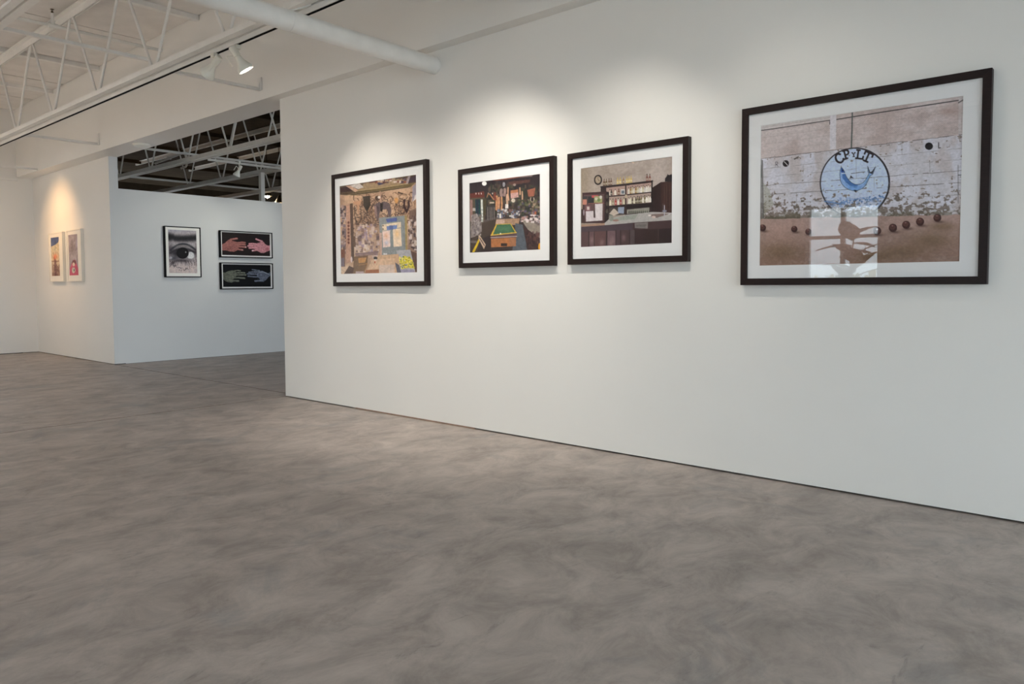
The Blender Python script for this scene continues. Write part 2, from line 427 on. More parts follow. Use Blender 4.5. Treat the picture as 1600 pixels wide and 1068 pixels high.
def spotlight(name, label, loc, aim, power, col=(1, .93, .82), cone=94, blend=1.0, lit=True, size=1.0, cat='spotlight', group=None, stem=.05, mat='lampwhite', rad=.013):
    """head hangs at loc; bell opens towards aim"""
    loc = Vector(loc); ax = (Vector(aim) - loc).normalized()
    t = thing(name, label, cat, loc, 0, group)
    s = size
    mesh('track_adapter', lambda bm: box(bm, (-.028 * s, -.018 * s, stem), (.028 * s, .018 * s, stem + .03 * s)), mat, t, bevel=.003)
    mesh('stem', lambda bm: tube(bm, [(0, 0, stem), (0, 0, .0)], .010 * s, 10), mat, t, True)
    back = -ax * .075 * s
    mesh('yoke', lambda bm: tube(bm, [Vector((0, 0, 0)), back * .5 + ax.orthogonal() * .05 * s, ax * .045 * s + ax.orthogonal() * .056 * s], .005 * s, 8), mat, t, True)
    mesh('lamp_socket', lambda bm: lathe(bm, [(0, 0), (.024 * s, 0), (.028 * s, .006 * s), (.028 * s, .075 * s), (.02 * s, .078 * s)], 20, ax, back), mat, t, True)
    bell = mesh('bell', lambda bm: lathe(bm, [(.022 * s, 0), (.024 * s, .02 * s), (.034 * s, .05 * s), (.052 * s, .085 * s), (.060 * s, .10 * s), (.060 * s, .118 * s), (.055 * s, .118 * s), (.05 * s, .09 * s), (.03 * s, .05 * s), (.0, .03 * s)], 28, ax, (0, 0, 0)), mat, t, True)
    lens = mesh('bulb', lambda bm: lathe(bm, [(0, .100 * s), (.03 * s, .104 * s), (.050 * s, .108 * s), (.0505 * s, .112 * s), (.03 * s, .116 * s), (0, .118 * s)], 24, ax), 'bulb' if lit else 'bulboff', bell, True)
    if lit and power:
        d = bpy.data.lights.new('spot_beam', 'SPOT'); d.energy = power; d.color = col
        d.spot_size = math.radians(cone); d.spot_blend = blend; d.shadow_soft_size = rad
        lo = bpy.data.objects.new('spot_beam', d); COL.objects.link(lo); lo.parent = t
        lo.location = ax * .125 * s
        lo.rotation_euler = (-ax).to_track_quat('Z', 'Y').to_euler()
    return t
YT = YJ + .03
spotlight('track_light', 'lit white bell spotlight on the track beside the duct', (-5.40, YT, 2.845), (-4.95, D, .95), 46)
spotlight('track_light', 'unlit white bell spotlight hanging just left of the lit one', (-5.72, YT - .02, 2.845), (-6.35, 2.75, 2.3), 0, lit=False)
spotlight('track_light', 'spotlight on the track aimed at the pool table photograph', (-3.20, YT, 2.845), (-3.95, D, 1.0), 62)
spotlight('track_light', 'spotlight on the track aimed at the bar photograph', (-2.15, YT, 2.845), (-2.9, D, .95), 36)
spotlight('track_light', 'spotlight on the track aimed at the large mural photograph', (-1.95, YT, 2.845), (-1.35, D, 1.1), 9)
spotlight('track_light', 'warm spotlight on the track aimed at the two narrow white frames', (-13.1, YT, 2.845), (-13.2, DL, 1.9), 52, col=(1, .58, .25), cone=90, blend=1)
# unseen track added behind the camera, bouncing fill light off the floor
joist(-1.0, XE + .01, XR - .01, [x + .2 for x in NOD[:-1]], 2.965, ZC - .055, 'steel', 'white steel bar joist behind the camera carrying the added fill track', 'open web steel joists')
t3 = thing('light_track', 'white lighting track added for the bounce fill spotlights', 'track', (-4.9, -1.03, ZT))
bx('track_body', (XE + .1 + 4.9, -.02, .004), (8.9, .02, .038), 'steel', t3)
bx('track_slot', (XE + .1 + 4.9, -.012, 0), (8.9, .012, .004), 'slot', t3)
for k, (x, nm) in enumerate(((-13.2, 'far left'), (-11.5, 'left'), (-9.9, 'middle'), (-8.4, 'right'))):
    spotlight('track_light', 'added fill spotlight pointing down to bounce off the floor, %s one of four' % nm, (x, -1.03, 2.845), (x, -2.2, 0), 640, cone=110)
# second room heads
spotlight('track_light', 'small silver-white spotlight pointing down over the hand photographs', (-10.84, 5.93, 2.885), (-11.12, 5.45, 1.7), 0, lit=False, size=.9, stem=.10)
spotlight('track_light', 'spotlight in the second room aimed at the eye photograph', (-9.45, 6.0, 2.86), (XL, 5.2, 1.75), 28, col=(1, .99, .86), cone=60, stem=.05)
spotlight('track_light', 'spotlight in the second room aimed at the hand photographs', (-9.45, 6.6, 2.86), (XL, 6.3, 1.75), 28, col=(1, .99, .88), cone=60, stem=.05)

# ------------------------------------------------------------------ round duct
du = thing('round_duct', 'white round duct running from the upper left into the long wall', 'duct', (-4.40, D, 2.81))
RD = .066
mesh('duct_pipe', lambda bm: tube(bm, [(.0, .0, 0), (.30, -6.0, -.03)], RD, 32), 'steel', du, True)
def ring(y, w):
    x = -y / 6 * .30
    return lambda bm: lathe(bm, [(RD - .004, -w), (RD + .0025, -w), (RD + .0025, w), (RD - .004, w)], 32, (0, 1, 0), (x, y, y / 6 * .03))
mesh('collar', ring(-.006, .005), 'steel', du, True)
st = mesh('hanger_strap', ring(-1.32, .006), 'steel', du, True)
mesh('hanger_wire', lambda bm: tube(bm, [(.066, -1.32, .06), (.03, -1.20, .12), (.02, -1.13, .16)], .006, 8), 'steel', st, True)
# ------------------------------------------------------------------ sprinkler line
sp = thing('sprinkler_pipe', 'thin white sprinkler pipe with upright brass head under the roof deck', 'pipe', (-8.93, 2.82, 3.84))
mesh('pipe', lambda bm: tube(bm, [(0, -4, 0), (0, YH - 2.82, 0)], .018, 12), 'steel', sp, True)
mesh('tee', lambda bm: (tube(bm, [(0, -.045, 0), (0, .045, 0)], .027, 14), tube(bm, [(0, 0, 0), (0, 0, .055)], .025, 14)), 'steel', sp, True)
ri = mesh('riser', lambda bm: tube(bm, [(0, 0, .05), (0, 0, .13)], .016, 12), 'steel', sp, True)
mesh('sprinkler_head', lambda bm: (tube(bm, [(0, 0, .12), (0, 0, .15)], .012, 10), tube(bm, [(-.014, 0, .15), (-.014, 0, .168)], .003, 6), tube(bm, [(.014, 0, .15), (.014, 0, .168)], .003, 6), lathe(bm, [(0, .166), (.02, .167), (.02, .17), (0, .172)], 12)), 'brass', ri, True)
# smoke detector under the header
sd = thing('smoke_detector', 'round white smoke detector under the header in the opening', 'detector', (-9.99, 4.13, ZW))
mesh('detector_base', lambda bm: lathe(bm, [(0, 0), (.105, 0), (.105, -.012), (0, -.012)], 28), 'lampwhite', sd, True)
mesh('detector_cap', lambda bm: lathe(bm, [(.098, -.012), (.092, -.024), (.06, -.034), (0, -.036)], 28), 'lampwhite', sd, True)

# ------------------------------------------------------------------ second room odds
po = thing('steel_post', 'slim grey steel post standing behind the partition', 'post', (-11.45, 6.66, 0))
bx('post_shaft', (-.035, -.035, .012), (.035, .035, 2.98), 'steel2', po)
bx('base_plate', (-.09, -.09, 0), (.09, .09, .012), 'steel2', po)
cd = thing('conduit', 'bent grey conduit between the joists of the dark room', 'conduit', (-11.6, 5.46, 3.0))
mesh('conduit_pipe', lambda bm: tube(bm, [(-1.1, 0, .13), (-.08, 0, .18), (0, 0, .17), (.02, 0, .12), (.02, 0, -.02), (-.02, 0, -.04), (-.16, 0, -.045)], .018, 10), 'cond', cd, True)
bx('pipe_clip', (-.6, -.03, .14), (-.56, .03, .18), 'cond', cd)
t2 = thing('light_track', 'short white lighting track of the second room beside the eye photograph', 'track', (-9.45, 6.0, 2.93))
bx('track_body', (-.02, -.1, .015), (.02, 1.4, .05), 'steel2', t2)
bx('track_slot', (-.012, -.1, .010), (.012, 1.4, .015), 'slot', t2)
def deeplamp(loc, label, mat, e, col):
    t = thing('work_lamp', label, 'lamp', loc)
    sh = mesh('lamp_shade', lambda bm: lathe(bm, [(.03, .16), (.05, .12), (.09, .04), (.10, 0), (.092, 0), (.08, .04), (.04, .115), (0, .12)], 18), 'brass', t, True)
    mesh('bulb', lambda bm: lathe(bm, [(0, .10), (.03, .08), (.055, .03), (.05, -.02), (0, -.05)], 14), mat, sh, True)
    mesh('cord', lambda bm: tube(bm, [(0, 0, .15), (0, 0, ZC + .25 - loc[2])], .006, 6), 'slot', t)
    if e:
        d = bpy.data.lights.new('lamp_glow', 'POINT'); d.energy = e; d.color = col; d.shadow_soft_size = .06
        o = bpy.data.objects.new('lamp_glow', d); COL.objects.link(o); o.parent = t; o.location = (0, 0, -.12)
deeplamp((-15.25, 9.0, 3.10), 'bright hanging lamp deep in the dark room beside the post', 'bulb', 32, (1, .78, .5))
deeplamp((-15.0, 9.15, 2.94), 'left orange lamp just above the partition top', 'warmbulb', 0, None)
deeplamp((-14.72, 9.15, 2.94), 'right orange lamp just above the partition top', 'warmbulb', 0, None)
deeplamp((-18.5, 6.6, 2.6), 'orange hanging lamp deepest in the dark second room', 'warmbulb', 22, (1, .6, .3))

# ------------------------------------------------------------------ flat prints: painted as ink colours on a fine paper grid
def vnoise(shape, cells, rng):
    h, w_ = shape; cy = max(2, int(cells[0]) + 2); cx = max(2, int(cells[1]) + 2)
    G = rng.random((cy, cx)).astype(np.float32)
    y = np.linspace(0, cy - 1.001, h); x = np.linspace(0, cx - 1.001, w_)
    yi = y.astype(int); xi = x.astype(int); fy = (y - yi)[:, None]; fx = (x - xi)[None]
    fy = fy * fy * (3 - 2 * fy); fx = fx * fx * (3 - 2 * fx)
    a = G[yi][:, xi]; b = G[yi][:, xi + 1]; c = G[yi + 1][:, xi]; d = G[yi + 1][:, xi + 1]
    return (a * (1 - fx) + b * fx) * (1 - fy) + (c * (1 - fx) + d * fx) * fy
class Canvas:
    """artwork drawn in its own oblique sketch coordinates, squared up to the sheet"""
    def __init__(s, w_, h_, corners, seed=1, base=(128, 128, 128)):
        s.w, s.h = w_, h_; s.W, s.H = 2 * w_, 2 * h_
        s.img = np.ones((s.H, s.W, 3), np.float32) * np.array(base, np.float32) / 255
        s.rng = np.random.default_rng(seed)
        A = []; B = []
        for (x, y), (u, v) in zip(corners, ((0, 0), (1, 0), (1, 1), (0, 1))):
            A.append([x, y, 1, 0, 0, 0, -u * x, -u * y]); B.append(u)
            A.append([0, 0, 0, x, y, 1, -v * x, -v * y]); B.append(v)
        s.M = np.append(np.linalg.solve(np.array(A, float), np.array(B, float)), 1).reshape(3, 3)
        s.k = s.W / (corners[1][0] - corners[0][0])
        s.Mi = np.linalg.inv(s.M)
        yy, xx = np.mgrid[0:s.H, 0:s.W]
        p = np.stack([(xx + .5) / s.W, (yy + .5) / s.H, np.ones_like(xx)], -1) @ s.Mi.T
        s.X = p[..., 0] / p[..., 2]; s.Y = p[..., 1] / p[..., 2]      # sketch coordinates of every dot
    def T(s, pts):
        p = np.c_[np.array(pts, float), np.ones(len(pts))] @ s.M.T
        return p[:, :2] / p[:, 2:] * [s.W, s.H]
    def put(s, mask, col, a=1.0, sl=None):
        c = np.array(col, np.float32) / 255; m = (mask * a)[..., None]
        v = s.img if sl is None else s.img[sl]
        v[...] = v * (1 - m) + c * m
    def poly(s, pts, col, a=1.0):
        P = s.T(pts); x0, y0 = np.floor(P.min(0)).astype(int); x1, y1 = np.ceil(P.max(0)).astype(int)
        x0, y0 = max(0, x0), max(0, y0); x1, y1 = min(s.W, x1), min(s.H, y1)
        if x1 <= x0 or y1 <= y0: return
        xx = np.arange(x0, x1)[None] + .5; yy = np.arange(y0, y1)[:, None] + .5
        ins = np.zeros((y1 - y0, x1 - x0), bool); j = len(P) - 1
        for i in range(len(P)):
            (ax, ay), (bx_, by) = P[i], P[j]
            if ay != by: ins ^= ((ay > yy) != (by > yy)) & (xx < (bx_ - ax) * (yy - ay) / (by - ay) + ax)
            j = i
        s.put(ins.astype(np.float32), col, a, (slice(y0, y1), slice(x0, x1)))
    def rect(s, x0, y0, x1, y1, col, a=1.0): s.poly([(x0, y0), (x1, y0), (x1, y1), (x0, y1)], col, a)
    def ell(s, cx, cy, rx, ry, col, a=1.0, rot=0):
        c, d = math.cos(rot), math.sin(rot)
        s.poly([(cx + rx * math.cos(t) * c - ry * math.sin(t) * d, cy + rx * math.cos(t) * d + ry * math.sin(t) * c) for t in np.linspace(0, 2 * math.pi, 26)[:-1]], col, a)
    def line(s, pts, width, col, a=1.0):
        P = s.T(pts); r = max(.55, width * s.k / 2)
        for A, B in zip(P, P[1:]):
            lo = np.floor(np.minimum(A, B) - r - 2).astype(int); hi = np.ceil(np.maximum(A, B) + r + 2).astype(int)
            x0, y0 = max(0, lo[0]), max(0, lo[1]); x1, y1 = min(s.W, hi[0]), min(s.H, hi[1])
            if x1 <= x0 or y1 <= y0: continue
            xx = np.arange(x0, x1)[None] + .5; yy = np.arange(y0, y1)[:, None] + .5
            d = B - A; L = max(1e-6, d @ d); t = np.clip(((xx - A[0]) * d[0] + (yy - A[1]) * d[1]) / L, 0, 1)
            dist = np.hypot(xx - A[0] - t * d[0], yy - A[1] - t * d[1])
            s.put(np.clip(r + .5 - dist, 0, 1).astype(np.float32), col, a, (slice(y0, y1), slice(x0, x1)))
    def soft(s, cx, cy, rx, ry, col, a=1.0):
        d = ((s.X - cx) / rx) ** 2 + ((s.Y - cy) / ry) ** 2
        s.put(np.exp(-d * 1.6).astype(np.float32), col, a)
    def fbm(s, n, octv=4, asp=1.0):
        o = np.zeros((s.H, s.W), np.float32); am = .5
        for k in range(octv):
            o += am * vnoise((s.H, s.W), (n * asp * 2 ** k, n * 2 ** k), s.rng); am *= .5
        return o
    def grain(s, amp, n=40, octv=2):
        s.img *= (1 + amp * (s.fbm(n, octv)[..., None] - .37) * 2)
    def scribble(s, x0, y0, x1, y1, count, size, cols, width, a=.8):
        for _ in range(count):
            x = s.rng.uniform(x0, x1); y = s.rng.uniform(y0, y1); ang = s.rng.uniform(0, 6.28); pts = [(x, y)]
            for k in range(s.rng.integers(2, 6)):
                ang += s.rng.uniform(-1.3, 1.3); x += math.cos(ang) * size; y += math.sin(ang) * size
                pts.append((min(max(x, x0), x1), min(max(y, y0), y1)))
            s.line(pts, width * s.rng.uniform(.6, 1.4), cols[s.rng.integers(len(cols))], a)
    def patches(s, x0, y0, x1, y1, count, sw, sh, cols, a=.9):
        for _ in range(count):
            x = s.rng.uniform(x0, x1); y = s.rng.uniform(y0, y1); a_ = s.rng.uniform(.5, 1.3); b_ = s.rng.uniform(.5, 1.3); t = s.rng.uniform(-.15, .05)
            wv, hv = sw * a_ / 2, sh * b_ / 2
            s.poly([(x - wv, y - hv - t * wv), (x + wv, y - hv + t * wv), (x + wv, y + hv + t * wv), (x - wv, y + hv - t * wv)], cols[s.rng.integers(len(cols))], a)
    def colours(s, gain):
        i = np.clip(s.img, 0, 1).reshape(s.h, 2, s.w, 2, 3).mean((1, 3))
        lin = np.where(i <= .04045, i / 12.92, ((i + .055) / 1.055) ** 2.4) * np.array(gain)
        return np.clip(lin, 0, .92)

def paint_court():      # painted hoarding with a round fish emblem, bowls on a dirt court
    c = Canvas(470, 370, ((141, 292), (1030, 175), (1008, 893), (134, 910)), 5, (196, 178, 172))
    n1 = c.fbm(10, 5); n2 = c.fbm(40, 4); n3 = c.fbm(90, 3); nb = c.fbm(14, 5, .5)
    X, Y = c.X, c.Y
    top = 440 - (X - 141) * 95 / 887                                  # lower edge of the block wall
    c.put(np.clip((n1 - .42) * 3, 0, .5), (214, 202, 198)); c.put(np.clip((.45 - n1) * 2.6, 0, .45), (166, 146, 138))
    for k, off in enumerate((120, 92, 62, 32)):                       # block courses
        pts = [(141 + i * 45, 440 - i * 45 * 95 / 887 - off + c.rng.uniform(-1.5, 1.5) - off * i * .006) for i in range(21)]
        c.line(pts, 1.3, (150, 132, 126), .5)
        for i in range(9):
            x = 160 + i * 98 + (k % 2) * 45; y = 440 - (x - 141) * 95 / 887 - off
            c.line([(x, y), (x, y + 28)], 1.2, (150, 132, 126), .45)
    mesh_ = ((np.abs(((X + Y) / 9) % 1 - .5) < .1) | (np.abs(((X - Y) / 9) % 1 - .5) < .1)) & (Y < top)
    c.put(mesh_.astype(np.float32), (222, 214, 212), .30)
    c.poly([(141, 292), (447, 252), (447, 272), (141, 312)], (206, 198, 194), .8)
    c.line([(141, 303), (300, 282), (447, 262)], 2, (160, 148, 144), .7)
    c.line([(141, 315), (200, 308), (320, 292), (447, 275), (447, 292)], 3.6, (48, 44, 44))
    c.line([(476, 272), (600, 254), (800, 226), (1005, 198)], 4.2, (42, 40, 40))
    c.poly([(448, 252), (476, 248), (474, 400), (447, 404)], (220, 214, 216), .85)
    c.poly([(1005, 180), (1030, 175), (1026, 345), (1003, 348)], (200, 190, 186), .8)
    c.soft(960, 245, 60, 26, (160, 130, 118), .6)
    c.line([(1005, 208), (1026, 196)], 5, (70, 64, 62), .8)
    # boards
    bd = (Y >= top).astype(np.float32) * (Y < 704)
    c.put(bd, (206, 200, 202)); c.put(bd * np.clip((n1 - .40) * 3, 0, .6), (218, 216, 224)); c.put(bd * np.clip((nb - .48) * 3.4, 0, .5), (188, 172, 166))
    # round emblem field
    R = np.hypot((X - 555) / 150, (Y - 548) / 150)
    c.put(((R < 1) & (Y > top)).astype(np.float32) * np.clip(1.2 - (Y - 560) / 130, 0, 1), (198, 213, 236), .85)
    f0 = [(141, 440), (1028, 345)]; 
    def plank(t, i): x = 141 + 887 * i; return (x, (440 + (702 - 440) * t) * (1 - i) + (345 + (690 - 345) * t) * i)
    for t, wd, al in ((.0, 2.4, .8), (.17, 1.4, .55), (.31, 1.3, .5), (.45, 2.2, .75), (.60, 2.2, .75), (.75, 1.8, .6), (.88, 1.8, .6)):
        for i in range(40):
            if c.rng.random() < .80:
                a, b = plank(t, i / 40), plank(t, (i + 1) / 40); j = c.rng.uniform(-1.2, 1.2)
                c.line([(a[0], a[1] + j), (b[0], b[1] + j)], wd * c.rng.uniform(.5, 1.4), (88, 80, 78), al)
    for x, t0, t1 in ((330, .17, .31), (760, .0, .17), (640, .45, .6), (300, .6, .75), (880, .31, .45), (562, .17, .45)):
        a, b = plank(t0, (x - 141) / 887), plank(t1, (x - 141) / 887); c.line([a, b], 1.3, (120, 112, 112), .7)
    # peeling paint, heavier to the bottom and along the top edge
    low = np.clip((Y - 545) / 150, 0, 1) ** 1.15; edge = np.exp(-np.abs(Y - top - 6) / 9)
    n4 = c.fbm(70, 4, .8); nl = c.fbm(16, 5, 3.0)
    peel = bd * (n4 * .8 + n3 * .45 + nl * .30 + low * .36 + edge * .16 > .98 - .0 * n1)
    c.put(peel.astype(np.float32), (128, 112, 102), .85)
    c.put((bd * (n4 * .7 + nl * .5 + low * .38 + edge * .05 > .92)).astype(np.float32), (100, 88, 80), .8)
    c.put((bd * (nl * .8 + n4 * .3 + low * .5 > 1.02)).astype(np.float32), (150, 138, 128), .6)
    c.put(bd * np.clip((Y - 668) / 30, 0, 1) * (n2 > .42), (92, 84, 66), .75)
    c.poly([(288, 440), (312, 428), (306, 438), (290, 446)], (92, 82, 78), .9)
    # side returns of the hoarding
    c.poly([(139, 440), (150, 444), (156, 700), (135, 704)], (120, 116, 112), .75)
    c.line([(150, 446), (153, 700)], 3, (70, 70, 66), .8); c.line([(143, 470), (144, 520)], 5, (80, 84, 80), .8)
    c.poly([(153, 545), (180, 575), (200, 640), (156, 690)], (150, 148, 128), .5)
    c.line([(1001, 478), (1000, 640)], 2.4, (96, 92, 92), .8); c.line([(1001, 520), (1021, 520)], 3, (50, 48, 48))
    # ground
    gnd = (Y >= 704 - (X - 134) * 14 / 880 + (n2 - .5) * 8).astype(np.float32)
    c.put(gnd, (176, 146, 134)); c.put(gnd * np.clip((Y - 730) / 180, 0, 1), (132, 102, 86), .85)
    c.put(gnd * np.clip((n1 - .45) * 3, 0, .5), (150, 124, 112)); c.put(gnd * np.clip((n2 - .5) * 2, 0, .4), (178, 152, 140))
    for cx, cy, rx, ry in ((760, 850, 130, 40), (880, 800, 120, 50), (230, 850, 120, 45), (930, 740, 70, 22), (640, 870, 90, 25)): c.soft(cx, cy, rx, ry, (104, 82, 56), .55)
    # emblem ring
    rw = np.abs(R - 1) * 150
    ang = np.arctan2(Y - 548, X - 555)
    vis = np.clip(1.25 - np.clip((Y - 625) / 60, 0, 1) - (n3 > .62) * .5, 0, 1)
    wdt = 2.6 + 1.4 * np.clip((X - 560) / 140, 0, 1)
    c.put(np.clip(wdt + .6 - rw, 0, 1) * vis, (40, 34, 40), .95)
    c.line([(546, 240), (544, 320), (541, 400)], 5.5, (74, 82, 78), .95)
    # lettering of the emblem, each letter drawn on its own tilted stroke set
    def glyph(strokes, cx, cy, sx, sy, rot, wd):
        cs, sn = math.cos(rot), math.sin(rot)
        for st in strokes:
            c.line([(cx + x * sx * cs - y * sy * sn, cy + x * sx * sn + y * sy * cs) for x, y in st], wd, (46, 36, 42))
    arc = lambda x, y, rx, ry, a0, a1, k=12: [(x + rx * math.cos(math.radians(a0 + (a1 - a0) * i / k)), y + ry * math.sin(math.radians(a0 + (a1 - a0) * i / k))) for i in range(k + 1)]
    glyph([arc(0, 0, .5, .5, -62, -305), [(.18, -.46), (.34, -.34)], [(.34, .40), (.42, .26)]], 489, 441, 32, 40, -.50, 8.5)
    glyph([[(-.3, -.5), (-.3, .5)], [(-.3, -.48)] + arc(0, -.22, .36, .27, -90, 90) + [(-.3, .06)], [(-.52, .5), (-.05, .5)], [(-.5, -.5), (-.2, -.5)]], 521, 424, 27, 36, -.26, 7.5)
    glyph([[(-.5, -.5), (0, 0), (.5, -.5)], [(0, 0), (0, .5)], [(-.3, .5), (.3, .5)], [(-.65, -.5), (-.3, -.5)], [(.3, -.5), (.65, -.5)]], 551, 426, 12, 17, -.05, 4)
    glyph([[(-.35, -.5), (-.35, .5)], [(-.6, -.5), (-.1, -.5)], [(-.6, .5), (.5, .5), (.55, .2)]], 579, 426, 27, 36, .14, 7.5)
    glyph([[(0, -.5), (0, .5)], [(-.5, -.2), (-.5, -.5), (.55, -.5), (.55, -.2)], [(-.28, .5), (.28, .5)]], 611, 437, 34, 40, .42, 8)
    # fish
    fish = [(497, 480), (491, 495), (490, 515), (493, 540), (500, 555), (515, 570), (535, 580), (557, 585), (575, 580), (592, 571), (605, 556), (614, 538), (622, 520), (634, 512), (646, 480), (631, 503), (622, 504), (612, 478), (613, 500), (617, 510), (605, 532), (592, 548), (575, 556), (556, 556), (540, 547), (528, 535), (518, 520), (513, 506), (507, 492)]
    c.poly(fish, (150, 182, 222)); 
    c.poly([(500, 512), (512, 508), (526, 534), (545, 550), (570, 558), (562, 572), (540, 564), (518, 548), (504, 530)], (66, 112, 178), .85)
    c.poly([(497, 482), (508, 494), (513, 505), (500, 506), (494, 498)], (52, 88, 160))
    c.poly([(510, 548), (540, 562), (575, 564), (590, 562), (575, 578), (556, 583), (530, 575)], (120, 164, 216), .8)
    c.poly([(606, 536), (616, 514), (626, 514), (614, 538), (603, 556), (592, 560)], (128, 164, 204), .9)
    for _ in range(60):
        t = c.rng.random(); x = 498 + t * 100; y = 520 + math.sin(t * 3) * 42 + c.rng.uniform(-8, 8); c.ell(x, y, 1.4, 1.2, (40, 80, 150), .45)
    c.line(fish + [fish[0]], 1.9, (40, 52, 70), .9)
    c.poly([(534, 528), (551, 528), (538, 518)], (44, 40, 52)); c.poly([(611, 476), (618, 506), (622, 508), (632, 512), (646, 478), (630, 500), (622, 503)], (52, 48, 58), .9)
    c.ell(503, 494, 3, 3, (24, 32, 60)); c.line([(500, 506), (515, 507)], 3.4, (225, 232, 240))
    c.line([(540, 508), (575, 504), (600, 502)], 2.6, (64, 60, 64), .9); c.poly([(550, 580), (558, 590), (564, 580)], (40, 46, 60))
    # worn blue lettering band at the foot of the emblem
    for k in range(30):                                                # worn beyond reading
        x = 500 + k * 6.2 + c.rng.uniform(-3, 3); y = 632 - k * .7 + c.rng.uniform(-8, 8)
        c.ell(x, y, c.rng.uniform(3, 6), c.rng.uniform(2, 4.5), (78, 116, 172), .75, c.rng.uniform(-1, 1))
    c.line([(425, 628), (450, 632), (490, 640), (520, 628)], 8, (96, 132, 186), .7); c.line([(430, 640), (470, 646)], 5, (96, 132, 186), .6)
    c.put(((R < .98) & (Y > 612) & (Y < 655) & (n3 > .45)).astype(np.float32), (120, 150, 196), .5)
    # R and L discs
    c.ell(253, 461, 14, 14.5, (38, 30, 34)); c.line([(246, 453), (261, 469)], 3.4, (214, 204, 202))
    glyph([[(-.4, .5), (-.4, -.5)], [(-.4, -.5)] + arc(-.02, -.25, .38, .25, -80, 80) + [(-.4, 0)], [(-.1, 0), (.42, .5)]], 213, 464, 12, 20, -.04, 2)
    c.ell(877, 394, 17, 16, (28, 24, 28)); glyph([[(-.35, -.5), (-.3, .5), (.4, .42)]], 922, 391, 11, 24, 0, 3.2)
    # bowls
    for cx, cy, r in ((652, 758, 17.5), (720, 745, 18), (777, 732, 17.5), (837, 719, 17.5), (911, 703, 17), (290, 748, 14), (352, 760, 14), (150, 742, 15)):
        c.soft(cx + 8, cy + r, r * 1.5, 7, (86, 64, 58), .75); c.ell(cx, cy, r, r, (66, 40, 38)); c.ell(cx - 2, cy - 4, r * .75, r * .65, (98, 62, 56), .8); c.ell(cx - 2, cy - 9, 4, 3, (150, 112, 104), .8)
    c.ell(652, 750, 3.4, 3.4, (255, 246, 240))
    c.grain(.10, 120, 2)
    return c

